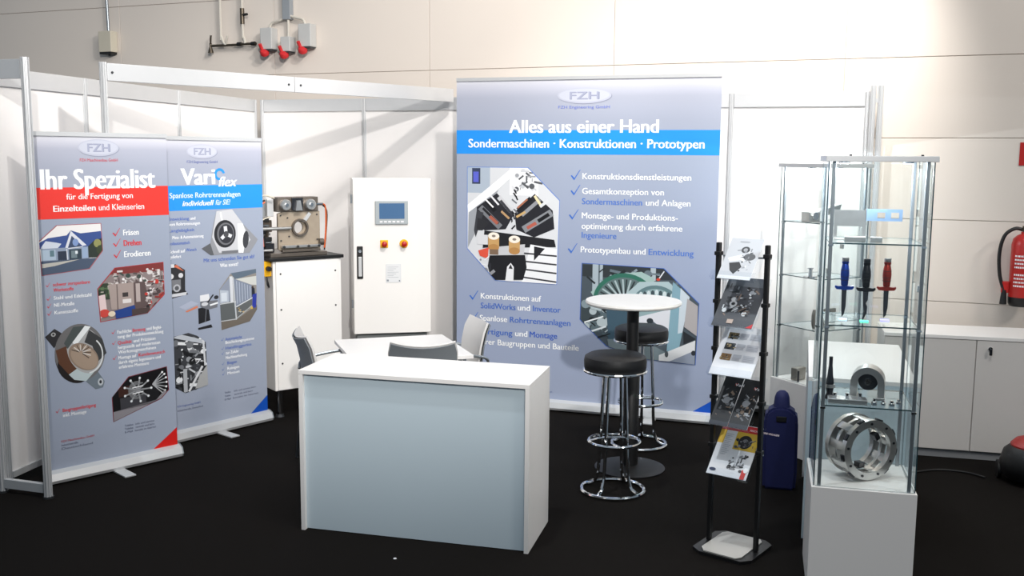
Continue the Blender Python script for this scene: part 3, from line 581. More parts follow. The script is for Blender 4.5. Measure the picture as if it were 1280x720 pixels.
for s in (-1, 1):
    obj('leg', tube(NB(), [(.19, s*.17, .425), (.21, s*.2, .4), (.23, s*.215, 0)], .011, res=4), DGREY, t, True)
    obj('leg', tube(NB(), [(-.16, s*.17, .425), (-.2, s*.2, .4), (-.25, s*.215, 0)], .011, res=4), DGREY, t, True)
    obj('arm_rail', tube(NB(), [(-.225, s*.2, .60), (-.19, s*.235, .655), (0, s*.25, .69), (.14, s*.245, .695), (.19, s*.24, .66), (.2, s*.215, .42)], .010, res=5), ALUD, t, True)
obj('seat_frame', tube(NB(), [(.19, -.17, .425), (.19, .17, .425), (-.16, .17, .425), (-.16, -.17, .425)], .01, closed=True), DGREY, t, True)
dup(chair, (-.435, 6.66, 0), math.atan2(-.33, -.94), 'grey shell chair at the right rear of the meeting table, against the large banner')
dup(chair, (-.545, 6.10, 0), math.atan2(.99, -.06), 'grey shell chair seen from behind, its back showing over the counter')
# ------------------------------------------------------------------ bistro table and stools
t = thing('bistro_table', 'round white bistro table on a black column between the two bar stools', 'table', (.765, 6.21, 0))
obj('tabletop', lathe(NB(), [(0, 1.062), (.285, 1.062), (.298, 1.068), (.302, 1.078), (.298, 1.09), (0, 1.092)], seg=48), mat('white_stone_laminate', 'dddad5', .4, var=.05, vscale=30), t, True)
obj('column', CY((0, 0, .02), (0, 0, 1.05), .038, seg=24), BLACK, t, True)
obj('mounting_plate', CY((0, 0, 1.045), (0, 0, 1.062), .12, seg=24), BLACK, t)
obj('column_collar', lathe(NB(), [(.038, .62), (.05, .60), (.052, .03), (.038, .03)], seg=24), BLACK, t, True)
obj('base_plate', lathe(NB(), [(0, 0), (.225, 0), (.225, .008), (.19, .016), (.06, .03), (0, .03)], seg=48), BLACK, t, True)
def circ(r, z, n=32, cx=0, cy=0): return [(cx+r*math.cos(2*PI*i/n), cy+r*math.sin(2*PI*i/n), z) for i in range(n)]
def stool(loc, rz, label, H=.75, R=.185, RB=.187):
    t = thing('bar_stool', label, 'bar stool', loc, rz, 'bar stools at the bistro table')
    obj('seat', lathe(NB(), [(0, H+.085), (R*.85, H+.083), (R*.97, H+.07), (R, H+.045), (R*.99, H+.005), (R*.93, H-.01), (0, H-.01)], seg=40), BLEATH, t, True)
    obj('seat_ring', tube(NB(), circ(R*.985, H-.012), .009, closed=True), CHROME, t, True)
    obj('seat_plate', CY((0, 0, H-.022), (0, 0, H-.008), R*.8, seg=24), BLACK, t)
    for k in range(4):
        an = PI/4+k*PI/2; c, s = math.cos(an), math.sin(an)
        obj('leg', tube(NB(), [(c*.07, s*.07, H-.02), (c*.075, s*.075, H-.1), (c*.085, s*.085, .45), (c*.10, s*.10, .15), (c*.12, s*.12, .05), (c*.15, s*.15, .02), (c*(RB-.005), s*(RB-.005), .013)], .0105, res=4), CHROME, t, True)
    obj('base_ring', tube(NB(), circ(RB, .012), .0115, closed=True), CHROME, t, True)
    fr = []
    for i in range(21):
        an = -.35+i*(PI+.7)/20; fr.append((.155*math.cos(an), -.0-.155*math.sin(an)*1.0, .31))
    obj('foot_ring', tube(NB(), [(x, y-.01, z) for x, y, z in circ(.15, .31)], .010, closed=True), CHROME, t, True)
    obj('foot_bracket', tube(NB(), [(-.15, 0, .31), (-.06, .06, .31), (.06, .06, .31), (.15, 0, .31)], .008, res=3), CHROME, t, True)
    return t
s1 = stool((.612, 5.765, 0), .15, 'bar stool with black round seat in front of the bistro table, nearer the camera')
dup(s1, (.89, 6.74, 0), .5, 'bar stool with black round seat behind the bistro table, against the large banner')
# ------------------------------------------------------------------ machine cabinet with the machine on top
cz = 1.222
t = thing('machine_cabinet', 'white steel floor cabinet on chrome legs with a black top, carrying the machine', 'cabinet', (-1.775, 7.35, 0), math.atan2(.6, .8))
obj('body', B(0, .56, .004, .46, .21, cz-.025, .003), POWDER, t)
obj('door', B(.02, .54, -.008, .004, .215, cz-.03, .003), POWDER, t)
for x in (.055, .505):
    for z in (.42, .83, 1.1): obj('screw', CY((x, -.011, z), (x, -.008, z), .007, seg=10), DGREY, t)
obj('cabinet_top', B(-.035, .575, -.02, .475, cz-.025, cz, .004), BLACK, t)
for x, y in ((.05, .05), (.51, .05), (.05, .41), (.51, .41)):
    l = obj('leg', CY((x, y, .02), (x, y, .21), .024, seg=16), CHROME, t, True); obj('leg_foot', CY((x, y, 0), (x, y, .02), .034, .027, seg=16), DGREY, l)
t2 = thing('emergency_switch', 'small yellow and black switch box on the left side of the machine cabinet', 'switch', (-1.775, 7.35, 0), math.atan2(.6, .8))
obj('switch_box', B(-.055, -.001, .03, .09, cz-.14, cz-.03, .004), YEL, t2); obj('switch_knob', CY((-.028, .03, cz-.08), (-.028, -.005, cz-.08), .018, seg=14), BLACK, t2)
obj('switch_cable', tube(NB(), [(-.03, .05, cz-.14), (-.028, .04, cz-.2), (-.012, .05, cz-.22), (-.008, .1, cz-.17)], .006, res=4), BLACK, t2, True)
t = thing('tube_cutting_machine', 'bronze and steel tube cutting machine standing on the white machine cabinet', 'machine', (-1.775, 7.35, cz), math.atan2(.6, .8))
obj('base_plate', B(.0, .46, .03, .44, 0, .028, .003), DBROWN, t)
bm = annulus(NB(), .245, .215, .066, .052, .035, .06, 28)
obj('clamp_ring', bm, DBROWN, t, True)
# face plate with a round bore
bm = NB(); n = 32; cxp, czp = .235, .215; O = []; I = []
def sq(an):
    c, s = math.cos(an), math.sin(an); x0, x1, z0, z1 = .075-cxp, .415-cxp, .03-czp, .335-czp
    k = min((x1/c if c > 1e-6 else (x0/c if c < -1e-6 else 9)), (z1/s if s > 1e-6 else (z0/s if s < -1e-6 else 9))); return (cxp+c*k, czp+s*k)
for y in (.06, .085):
    O.append([bm.verts.new((*(q := sq(2*PI*i/n))[:1], y, q[1])) for i in range(n)]); I.append([bm.verts.new((cxp+.044*math.cos(2*PI*i/n), y, czp+.044*math.sin(2*PI*i/n))) for i in range(n)])
for i in range(n):
    j = (i+1) % n
    bm.faces.new((O[0][i], O[0][j], I[0][j], I[0][i])); bm.faces.new((O[1][i], I[1][i], I[1][j], O[1][j])); bm.faces.new((O[0][i], O[1][i], O[1][j], O[0][j])); bm.faces.new((I[0][i], I[0][j], I[1][j], I[1][i]))
bmesh.ops.recalc_face_normals(bm, faces=bm.faces[:]); obj('face_plate', bm, BROWN, t)
hb = obj('head_block', B(.07, .40, .05, .16, .335, .445, .004), DBROWN, t)
for x in (.125, .325):
    c_ = obj('cutting_roller', lathe(NB(), [(0, .012), (.036, .012), (.042, .018), (.042, .05), (0, .05)], (x, 0, .388), 28, 'Y'), STEEL, t, True)
    obj('roller_hub', CY((x, .002, .388), (x, .014, .388), .014, seg=14), CHROME, c_, True)
obj('roller_bridge', B(.18, .27, .035, .05, .345, .44, .003), DSTEEL, t); obj('wedge', prism(NB(), [(.20, .345), (.255, .345), (.24, .42), (.212, .42)], .02, .015), STEEL, t)
obj('pressure_arm', prism(NB(), [(.262, .262), (.285, .25), (.335, .315), (.315, .33)], .02, .038), SILV, t)
obj('spindle', CY((-.06, .045, .213), (.17, .045, .213), .013, seg=14), STEEL, t, True)
obj('slide_rail', B(.09, .40, .02, .05, .065, .085, .002), STEEL, t); obj('slide_rail', B(.09, .40, .02, .05, .035, .052, .002), DBROWN, t)
for x in (.10, .21, .30, .385): obj('bolt', CY((x, .008, .075), (x, .02, .075), .010, seg=6), DGREY, t)
for x, z in ((.095, .31), (.39, .31), (.095, .12), (.39, .12), (.15, .29), (.16, .15)): obj('bolt', CY((x, .052, z), (x, .06, z), .006, seg=6), DGREY, t)
obj('side_bearing', CY((.40, .05, .10), (.435, .05, .10), .026, seg=16), DBROWN, t, True); obj('side_bearing', CY((.385, .06, .388), (.44, .06, .388), .012, seg=12), CHROME, t, True)
r2 = random.Random(8)
for k, (x, y, z, a_, b_, c_, m) in enumerate([(-.01, .1, .03, .07, .10, .07, DSTEEL), (.0, .22, .03, .06, .12, .12, DBROWN), (-.045, .09, .17, .06, .08, .05, BLACK), (.0, .16, .18, .07, .09, .09, DBROWN), (.01, .10, .30, .05, .07, .13, SILV), (-.045, .11, .29, .04, .05, .13, STEEL), (-.07, .12, .08, .05, .08, .07, DSTEEL),
        (-.08, .2, .24, .05, .06, .08, BLACK), (-.05, .18, .05, .04, .07, .10, STEEL), (.0, .30, .32, .06, .06, .08, STEEL), (-.09, .22, .02, .05, .07, .12, DBROWN), (-.08, .15, .36, .04, .05, .05, SILV), (-.02, .07, .12, .05, .05, .03, BLACK), (-.03, .07, .26, .04, .04, .03, BLACK)]):
    obj('valve_block', B(x, x+a_, y, y+b_, z, z+c_, .004), m, t)
for k in range(6): obj('cylinder_rod', CY((-.10+.01*k, .07+.02*k, .05+.06*k), (.03, .07+.02*k, .05+.06*k), .011, seg=12), CHROME if k % 2 else STEEL, t, True)
for k in range(9):
    x = -.10+r2.uniform(0, .10); y = .06+k*.016; z = .06+r2.uniform(0, .28)
    obj('fitting', CY((x, y, z), (x, y, z+.05+r2.uniform(0, .04)), .011, seg=10), (CHROME, BLACK, BRASS)[k % 3], t, True)
for pts, m in (([(-.02, .07, .41), (-.06, .07, .38), (-.065, .07, .3), (-.05, .07, .2), (-.04, .07, .08)], ORANGE), ([(.44, .06, .39), (.47, .07, .36), (.475, .08, .2), (.46, .08, .05)], ORANGE), ([(.44, .08, .385), (.49, .09, .33), (.485, .1, .15), (.47, .1, .03)], BLACK),
               ([(-.01, .1, .42), (-.09, .1, .38), (-.10, .1, .2), (-.08, .1, .08)], BLACK), ([(-.05, .15, .42), (-.12, .15, .3), (-.11, .15, .12), (-.04, .15, .03)], BLACK), ([(.02, .08, .30), (-.08, .07, .25), (-.06, .07, .12)], BEIGEB), ([(.05, .06, .44), (-.03, .06, .46), (-.07, .08, .42), (-.08, .09, .35)], BEIGEB)):
    obj('hose', tube(NB(), pts, .006, res=5), m, t, True)
# ------------------------------------------------------------------ electrical control cabinet
ca = math.atan2(.14, .61)
t = thing('control_cabinet', 'tall white electrical control cabinet with screen and two red buttons', 'cabinet', (-1.283, 8.0, 0), ca)
w = .635; z0, z1 = .53, 1.80
obj('body', B(0, w, .02, .26, z0, z1, .004), POWDER, t); d_ = obj('door', B(.004, w-.004, -.002, .018, z0+.006, z1-.004, .004), POWDER, t)
obj('plinth', B(.03, w-.03, .06, .25, 0, z0), mat('grey_plinth', '8b8f8e', .5, var=.02), t)
sc = obj('touch_screen', B(.18, .445, -.018, -.002, 1.43, 1.62, .004), SCRB, t); obj('display', B(.212, .415, -.0195, -.018, 1.475, 1.6), SCREEN, sc)
for k in range(6): obj('key', B(.215+k*.034, .238+k*.034, -.020, -.018, 1.445, 1.458), PAPER, sc)
for x, m2 in ((.25, RED), (.41, RED)):
    b_ = obj('emergency_stop', B(x-.032, x+.032, -.010, -.002, 1.24, 1.304, .004) if x < .3 else lathe(NB(), [(0, -.012), (.034, -.012), (.036, -.002), (0, -.002)], (x, 0, 1.272), 28, 'Y'), YEL, t, x > .3)
    obj('stop_button', lathe(NB(), [(0, -.05), (.014, -.05), (.022, -.044), (.022, -.032), (.012, -.026), (.012, -.01), (0, -.01)], (x, 0, 1.272), 20, 'Y'), RED, b_, True)
obj('handle_recess', B(.03, .078, -.006, -.002, .99, 1.255, .006), BLACK, t); obj('handle', B(.040, .068, -.024, -.006, 1.01, 1.17, .004), SILV, t); obj('key_lock', CY((.054, -.012, 1.215), (.054, -.006, 1.215), .013, seg=14), CHROME, t)
dp = obj('document_plate', B(.262, .385, -.004, -.002, .955, 1.105), PAPER, t)
a = Art(y=-.0045)
a.rect(.262, .955, .385, 1.105, 'd3d6d9'); a.rect(.266, .959, .381, 1.101, 'e0e1e2')
for k in range(7): a.rect(.275, 1.08-k*.014, .275+.09-.02*(k % 3), 1.083-k*.014, 'a9adb2')
a.rect(.268, .965, .285, .98, '8d9298'); a.ell(.372, .968, .006, .006, '666b72'); a.build('printing', dp)
for z in (.75, 1.6): obj('hinge', CY((-.008, .012, z), (-.008, .012, z+.07), .008, seg=10), ALUD, t)
# ------------------------------------------------------------------ brochure rack
ra = math.radians(-37); RX, RY = 1.134, 4.882
t = thing('brochure_rack', 'black brochure rack with clear sloping trays beside the large banner', 'rack', (RX, RY, 0), ra)
for x in (-.128, .128):
    p_ = obj('post', B(x-.011, x+.011, -.014, .014, .02, 1.565, .004), BLACK, t)
    for z in (1.51, 1.27, 1.03, .78, .53): obj('clamp', B(x-.016, x+.016, -.02, .02, z-.01, z+.01, .003), BLACK, p_)
bm = NB(); prism(bm, [(-.155, -.13), (-.10, -.17), (.12, -.17), (.16, -.12), (.16, .13), (.11, .17), (-.11, .17), (-.155, .13)], .018, 0, 'Z')
obj('base_plate', bm, BLACK, t); bm = NB(); prism(bm, [(-.11, -.12), (-.08, -.16), (.09, -.16), (.11, -.13), (.11, .12), (.09, .15), (-.09, .15), (-.11, .12)], .006, .019, 'Z')
obj('base_inlay', bm, mat('grey_inlay', 'b9b5ae', .35, var=.05), t)
TB = (1.395, 1.16, .915, .66, .405); TILT = math.radians(42)   # lean back from the vertical
rotm = Matrix.Rotation(-TILT, 4, 'X')
def on_tray(k, x=0, up=0, out=0):      # local point on tray k
    v = Vector((x, -.105-out*math.cos(TILT)+up*math.sin(TILT), TB[k]+up*math.cos(TILT)+out*math.sin(TILT))); return v
for k in range(5):
    bm = NB(); box(bm, -.115, .115, 0, .004, -.004, .305); box(bm, -.115, .115, -.028, .0, -.008, -.004); box(bm, -.115, .115, -.028, -.025, -.004, .032)
    tr = obj('tray', bm, ACRYL, t, loc=tuple(on_tray(k)), rot=(-TILT, 0, 0))
    br = obj('tray_rod', CY((-.128, .05, TB[k]+.10), (.128, .05, TB[k]+.10), .005, seg=8), ALUD, t)
R_ = Matrix.Translation((RX, RY, 0)) @ Matrix.Rotation(ra, 4, 'Z')
def brochure(k, x, w, h, label, draw, lift=0, thick=.004, group=None, dz=0):
    o = B(-w/2, w/2, -thick, 0, 0, h); o = obj('brochure', o, PAPER)
    o.location = R_ @ on_tray(k, x, .002+dz, .001+lift); o.rotation_euler = (Matrix.Rotation(ra, 4, 'Z') @ rotm).to_euler(); tag(o, label, 'brochure', group)
    a = Art(lambda u, v: (u-w/2, v), y=-thick-.0003, step=.00004); draw(a, w, h); a.build('cover_print', o); return o
GB = 'brochures in the rack'
def c1(a, w, h):
    a.rect(0, 0, w, h, 'b9bbbf'); a.rect(0, 0, w, .02, 'd9dadc'); a.ell(w*.55, h*.72, .022, .02, '3a3b3e'); a.ell(w*.55, h*.72, .011, .01, '9a9b9e'); a.ell(w*.75, h*.55, .03, .022, '56585b'); a.poly([(w*.2, h*.38), (w*.5, h*.42), (w*.62, h*.3), (w*.45, h*.12), (w*.3, h*.2)], '2c2d30'); a.poly([(w*.1, h*.5), (w*.5, h*.6), (w*.6, h*.48), (w*.2, h*.42)], 'dcddde'); clutter(a, w*.3, h*.2, w*.8, h*.7, 24, ['2a2b2e', 'e4e5e6', '808286'], .006, .024); a.rect(w*.3, h*.9, w*.6, h*.92, '8b8e94')
brochure(0, 0, .17, .25, 'pale grey brochure with dark machine parts on the cover, topmost in the rack', c1, group=GB)
def c2(a, w, h):
    a.rect(0, 0, w, h, '44464b'); a.rect(0, h*.82, w, h, '5c6066'); clutter(a, w*.12, h*.25, w*.78, h*.8, 90, ['17181b', '8f9398', 'c6cacd', '2b2d31', '66696f', '7c6a5e'], .008, .035); a.ell(w*.35, h*.45, .02, .018, 'b9bcc0'); a.ell(w*.35, h*.45, .01, .009, '2a2b2e'); a.poly([(w*.84, 0), (w, 0), (w, h*.09)], 'c0282c'); a.rect(w*.35, h*.06, w*.5, h*.14, 'b4a093')
brochure(1, 0, .212, .297, 'dark grey brochure with machine picture, second from the top of the rack', c2, group=GB)
def c3(a, w, h):
    a.rect(0, 0, w, h, 'dfe0e4')
    for k, c in enumerate(('7a6a4a', '3f4448', '8a6a44')):
        z = h*(.74-k*.22); a.rect(w*.14, z, w*.38, z+h*.13, c); clutter(a, w*.15, z+.005, w*.34, z+h*.11, 12, ['20242a', 'b5a27c', '6c7278'], .006, .02)
        a.rect(w*.42, z+h*.06, w*.62, z+h*.13, 'bdc0c8'); a.rect(w*.66, z, w*.94, z+h*.13, 'c4c7cf')
        for j in range(3): a.rect(w*.42, z+h*.01+j*h*.018, w*.60, z+h*.017+j*h*.018, '9a9ea8'); a.rect(w*.68, z+h*.02+j*h*.03, w*.92, z+h*.028+j*h*.03, '9a9ea8')
brochure(2, 0, .222, .29, 'white leaflet with small pictures and text columns, third from the top', c3, group=GB)
def c4(a, w, h):
    a.rect(0, 0, w, h, '232427'); a.text('Vari', w*.15, w*.62, h*.80, h*.055, 'f0f0f2', .03); a.arc(w*.72, h*.83, w*.06, w*.03, .2, 5, 'c8322e', 12); clutter(a, w*.15, h*.2, w*.85, h*.7, 40, ['6a6d72', '121316', 'a9acb0', '8a7868'], .005, .028); a.ell(w*.5, h*.5, .018, .02, '8f9296'); a.rect(0, 0, w, h*.08, '3a3d44')
brochure(3, -.052, .1, .29, 'slim black leaflet reading Vari, left one of the pair in the fourth tray', c4, group=GB)
brochure(3, .052, .1, .28, 'slim black leaflet reading Vari, right one of the pair in the fourth tray', c4, group=GB)
def c5(a, w, h):
    a.rect(0, 0, w, h, 'e6e7ea'); a.rect(0, h*.86, w, h*.99, 'c5242a'); a.rect(w*.0, h*.6, w*.15, h*.86, 'e0b52e'); a.rect(w*.42, h*.52, w, h*.86, 'd6b23c'); a.text('MASCHINEN UND ANLAGEN', w*.2, w*.92, h*.9, h*.035, 'f2dede', .02)
    a.ell(w*.68, h*.68, .036, .038, '26262a'); a.ell(w*.68, h*.68, .016, .018, '77787c'); clutter(a, w*.46, h*.54, w*.92, h*.72, 20, ['26262a', '55565a', '8f8f92'], .008, .03); clutter(a, w*.46, h*.12, w*.82, h*.42, 34, ['4a4b4f', 'b9babd', '1e1e22', '8a8b8f'], .008, .032)
    for k in range(12): a.rect(w*.17, h*(.78-k*.035), w*(.36-.03*(k % 3)), h*(.787-k*.035), 'a2a8b0')
    a.ell(w*.13, h*.09, .018, .008, '2b3554'); a.text('FZH', w*.07, w*.19, h*.078, .006, 'e6e7ea', .02); a.rect(w*.84, 0, w*.95, h*.17, 'd0342c'); a.ell(w*.93, h*.17, .012, .014, 'f3f3f5')
brochure(4, 0, .212, .297, 'white leaflet with red and yellow header and FZH logo, lowest in the rack', c5, group=GB)
# ------------------------------------------------------------------ blue bag on the floor
t = thing('blue_bag', 'dark blue tall bag with a rounded top loop on the floor behind the rack', 'bag', (1.63, 5.86, 0), math.atan2(-.25, .97))
bm = NB(); prof = [(-.095, 0), (.095, 0), (.102, .1), (.1, .3), (.098, .42), (.09, .47), (.06, .495), (.035, .51), (-.035, .51), (-.06, .495), (-.088, .475), (-.1, .43), (-.1, .25)]
prism(bm, prof, .13, -.065); bmesh.ops.bevel(bm, geom=bm.edges[:], offset=.016, segments=2, affect='EDGES'); obj('body', bm, BLUEF, t, True)
obj('rounded_top', lathe(NB(), [(.052, .49), (.047, .52), (.043, .56), (.034, .585), (.018, .598), (0, .6)], seg=22), BLUEF, t, True); obj('opening', B(-.03, .03, -.07, -.063, .42, .455, .004), BLACK, t)
# ------------------------------------------------------------------ glass showcases
def pane(parent, name, x0, x1, y0, y1, z0, z1):     # thin box, large faces clear, narrow faces darker
    bm = B(x0, x1, y0, y1, z0, z1); dims = (x1-x0, y1-y0, z1-z0); th = dims.index(min(dims))
    for f in bm.faces: f.material_index = 0 if abs(f.normal[th]) > .9 else 1
    return obj(name, bm, [GLASS, GEDGE], parent)
def showcase(label, loc, rz, w, zb, zt, shelves, back=True):
    t = thing('glass_showcase', label, 'showcase', loc, rz); e = .022
    bs = obj('base', B(0, w, 0, w, 0, zb, .002), WHITE, t)
    obj('top_board', B(-.004, w+.004, -.004, w+.004, zt-.025, zt, .002), SILV, t)
    for x, y in ((e+.012, e+.004), (w-e-.012, e+.004), (e+.012, w-e-.004), (w-e-.012, w-e-.004)):
        p_ = obj('post', B(x-.008, x+.008, y-.006, y+.006, zb, zt-.025, .002), ALUD, t)
        for s in shelves: obj('shelf_clip', B(x-.011, x+.011, y-.01, y+.01, s-.014, s-.006), CHROME, p_)
    z0, z1 = zb+.004, zt-.026
    pane(t, 'glass_pane', .008, .013, .012, w-.012, z0, z1); pane(t, 'glass_pane', w-.013, w-.008, .012, w-.012, z0, z1)
    pane(t, 'glass_pane', .014, w-.014, w-.013, w-.008, z0, z1); pane(t, 'glass_door', .016, w-.016, .006, .011, z0, z1)
    for s in shelves: pane(t, 'glass_shelf', .03, w-.03, .034, w-.034, s-.006, s)
    for x in (.09, w-.09):
        f = obj('lamp', CY((x, w/2, zt-.033), (x, w/2, zt-.025), .025, seg=18), CHROME, t); obj('lamp_lens', CY((x, w/2, zt-.035), (x, w/2, zt-.033), .018, seg=18), mat('lamp_lens_glow', 'f4f8ff', .3, emit='eef6ff', es=14), f)
    for x in (.1, w-.06): obj('top_screw', CY((x, .03, zt), (x, .03, zt+.006), .006, seg=8), DGREY, t)
    obj('lock', B(w-.02, w-.012, w*.5, w*.5+.03, 1.38, 1.41, .002), CHROME, t)
    return t
A1 = math.atan2(-.109, .441); S1 = Vector((1.371, 4.388, 0)); SW = .454
sh1 = (1.613, 1.245, .876)
showcase('nearer square glass showcase on a white base, lit from inside', tuple(S1), A1, SW, .50, 1.995, sh1)
M1 = Matrix.Translation(S1) @ Matrix.Rotation(A1, 4, 'Z')
A2 = math.atan2(.457, .889); S2 = Vector((1.97, 6.33, 0)); sh2 = (1.57, 1.21, .87)
showcase('farther glass showcase turned cornerwise, behind the white counter', tuple(S2), A2, .42, .50, 1.95, sh2)
M2 = Matrix.Translation(S2) @ Matrix.Rotation(A2, 4, 'Z')
def inside(M, A, x, y, z): p = M @ Vector((x, y, z)); return (p.x, p.y, p.z), A
def exh(name, label, cat, M, A, x, y, z, rz=0, group=None):
    l, _ = inside(M, A, x, y, z); return thing(name, label, cat, l, A+rz, group)
light('showcase_lamp', 'POINT', tuple(M1 @ Vector((.22, .22, 1.93))), (0, 0, 0), 13, (.85, .93, 1), .03)
light('showcase_lamp', 'POINT', tuple(M2 @ Vector((.21, .21, 1.88))), (0, 0, 0), 13, (.85, .93, 1), .03)
# top shelf of the near showcase
t = exh('sheet_metal_bracket', 'bent sheet metal bracket with punched flange on the top shelf of the nearer showcase', 'bracket', M1, A1, .06, .26, sh1[0])
obj('web', box(box(B(.0, .14, 0, .003, .06, .135), 0, .015, 0, .003, 0, .06), .125, .14, 0, .003, 0, .06), STEEL, t)
bm = NB()
for x0, x1, z0, z1 in ((.14, .30, .125, .140), (.14, .30, .085, .098), (.14, .19, .098, .125), (.225, .25, .098, .125), (.285, .30, .098, .125)): box(bm, x0, x1, .02, .023, z0, z1)
obj('flange', bm, mat('blue_film_metal', '9fbce0', .3, .6, var=.05), t)['label'] = 'flange with pale blue protective film'
obj('fold', B(.137, .141, 0, .023, .085, .14), STEEL, t); obj('foot', B(.0, .14, -.04, .0, 0, .003), STEEL, t)
for n_, x, l, lab in (('metal_bar', .10, .09, 'flat steel bar lying left on the top shelf of the nearer showcase'), ('metal_bar', .21, .05, 'short flat steel bar lying right on the top shelf of the nearer showcase')):
    tag(obj(n_, B(0, l, 0, .04, 0, .022, .003), STEEL, None, loc=inside(M1, A1, x, .12, sh1[0])[0], rot=(0, 0, A1)), lab, 'metal part')
# three handled pieces, blade down in clear holders
def dagger(x, y, colname, hexc, glow, serr, label):
    t = exh('dagger', label, 'dagger', M1, A1, x, y, sh1[1], 0, 'daggers standing in the showcase')
    gm = mat(colname+'_anodised_grip', hexc, .28, .5, var=.15, vscale=40)
    obj('grip', lathe(NB(), [(0, .158), (.014, .158), (.016, .165), (.0165, .18), (.019, .2), (.0195, .215), (.0175, .235), (.015, .25), (.013, .258), (.0155, .262), (.016, .27), (0, .27)], seg=20), gm, t, True)
    for z in (.185, .2, .215, .23): obj('grip_groove', tube(NB(), circ(.0185, z, 18), .0012, 5, True), BLACK, t)
    obj('pommel', lathe(NB(), [(0, .27), (.014, .27), (.016, .276), (.015, .288), (0, .29)], seg=16), STEEL if colname != 'black' else DSTEEL, t, True)
    obj('guard', prism(NB(), [(-.042, .150), (-.034, .141), (0, .139), (.034, .141), (.042, .150), (.04, .158), (.028, .155), (0, .158), (-.028, .155), (-.04, .158)], .02, -.01), gm, t)
    bl = [(-.011, .14), (.011, .14), (.010, .06), (.004, .025), (-.006, .012), (-.009, .05)]
    if serr: bl = [(-.012, .14), (.012, .14), (.011, .10), (.003, .085), (.010, .07), (.009, .04), (-.004, .012), (-.010, .012), (-.002, .05), (-.008, .07)]
    obj('blade', prism(NB(), bl, .003, -.0015), DSTEEL, t)
    obj('clear_holder', B(-.017, .017, -.014, .014, .006, .138, .001), ACRYL, t)
    obj('lit_base', B(-.018, .018, -.015, .015, 0, .005), mat(colname+'_led', glow, .4, emit=glow, es=1.3), t)
dagger(.115, .20, 'blue', '0d3fa8', 'bcd8ff', False, 'dagger with blue grip, left one of three in the nearer showcase')
dagger(.205, .16, 'black', '1a1a20', '5cf0c0', True, 'dagger with black grip and serrated blade, middle one of three')
dagger(.300, .22, 'red', 'a82a18', 'a8a4ff', False, 'dagger with red grip, right one of three in the nearer showcase')
# third shelf
t = exh('tool_holder', 'dark upright tool holder on the lowest glass shelf of the nearer showcase', 'tool', M1, A1, .07, .16, sh1[2])
obj('body', lathe(NB(), [(0, 0), (.018, 0), (.02, .01), (.014, .03), (.019, .06), (.017, .09), (.013, .11), (.010, .15), (.0085, .155), (.0085, .2), (0, .2)], seg=18), DSTEEL, t, True)
obj('collar', CY((0, 0, .055), (0, 0, .07), .0225, seg=18), STEEL, t, True)
t = exh('machined_plate', 'flat machined plate lying on the lowest glass shelf of the nearer showcase', 'plate', M1, A1, .06, .07, sh1[2])
obj('plate', B(0, .17, 0, .075, 0, .022, .003), STEEL, t)
for x in (.03, .085, .14): obj('pin', CY((x, .045, .022), (x, .045, .042), .009, seg=14), CHROME, t, True)
t = exh('arched_housing', 'polished round-arched housing on the lowest glass shelf of the nearer showcase', 'housing', M1, A1, .245, .24, sh1[2], -.15)
P = [(.075*math.cos(a_*PI/16), .075+.075*math.sin(a_*PI/16)) for a_ in range(17)]+[(-.075, 0), (-.045, 0), (-.045, .07)]+[(-.045*math.cos(a_*PI/12), .075+.045*math.sin(a_*PI/12)) for a_ in range(1, 12)]+[(.045, .07), (.045, 0), (.075, 0)]
obj('arch', prism(NB(), P, .10, -.05), STEEL, t, True); obj('inner_disc', CY((0, .01, .075), (0, .03, .075), .044, seg=28), DSTEEL, t, True); obj('hub', CY((0, -.01, .075), (0, .01, .075), .016, seg=18), CHROME, t, True)
for x in (-.06, .06): obj('foot', B(x-.018, x+.018, -.055, .055, 0, .012, .002), STEEL, t)
for k, (x, y, r, h) in enumerate(((.26, .09, .012, .028), (.30, .10, .010, .02), (.335, .09, .013, .024), (.37, .14, .011, .02))):
    tag(obj('turned_part', lathe(NB(), [(0, 0), (r, 0), (r, h*.5), (r*.6, h*.6), (r*.6, h), (0, h)], seg=16), CHROME, None, True, loc=inside(M1, A1, x, y, sh1[2])[0]), ('leftmost tiny turned steel part in front of the arched housing', 'second tiny turned steel part from the left, before the housing', 'third and widest tiny turned steel part before the housing', 'tiny turned steel part at the right front of the shelf')[k], 'metal part', 'tiny turned parts on the glass shelf')
# large cage ring on the showcase floor
t = exh('cage_ring', 'large machined cage ring with windows on the floor of the nearer showcase', 'ring', M1, A1, .225, .21, .502, .55)
R0 = .142; cz_ = R0+.004
obj('front_ring', annulus(NB(), 0, cz_, R0, .108, -.075, -.048, 48), STEEL, t, True); obj('rear_ring', annulus(NB(), 0, cz_, R0, .108, .048, .075, 48), STEEL, t, True)
for k in range(9):
    an = k*2*PI/9+.2; m = Matrix.Translation((0, 0, cz_)) @ Matrix.Rotation(-an, 4, 'Y')
    bm = B(.112, .139, -.047, .047, -.019, .019, .003); bm.transform(m); obj('bridge', bm, STEEL, t, True)
    bm = B(.138, .149, -.072, -.05, -.016, .016, .002); bm.transform(Matrix.Translation((0, 0, cz_)) @ Matrix.Rotation(-an-.35, 4, 'Y'))
    if -.8 < math.sin(an+.35): obj('lug', bm, DSTEEL, t, True)
    bm = CY((.125, -.079, 0), (.125, -.075, 0), .006, seg=10); bm.transform(m); obj('screw', bm, DSTEEL, t)
obj('middle_ring', annulus(NB(), 0, cz_, .136, .112, -.008, .008, 40), STEEL, t, True)
for k in range(3):
    an = k*2*PI/3+.5; bm = B(.075, .10, -.02, .02, -.016, .016, .002); bm.transform(Matrix.Translation((0, 0, cz_)) @ Matrix.Rotation(-an, 4, 'Y')); obj('spoke', bm, DSTEEL, t)
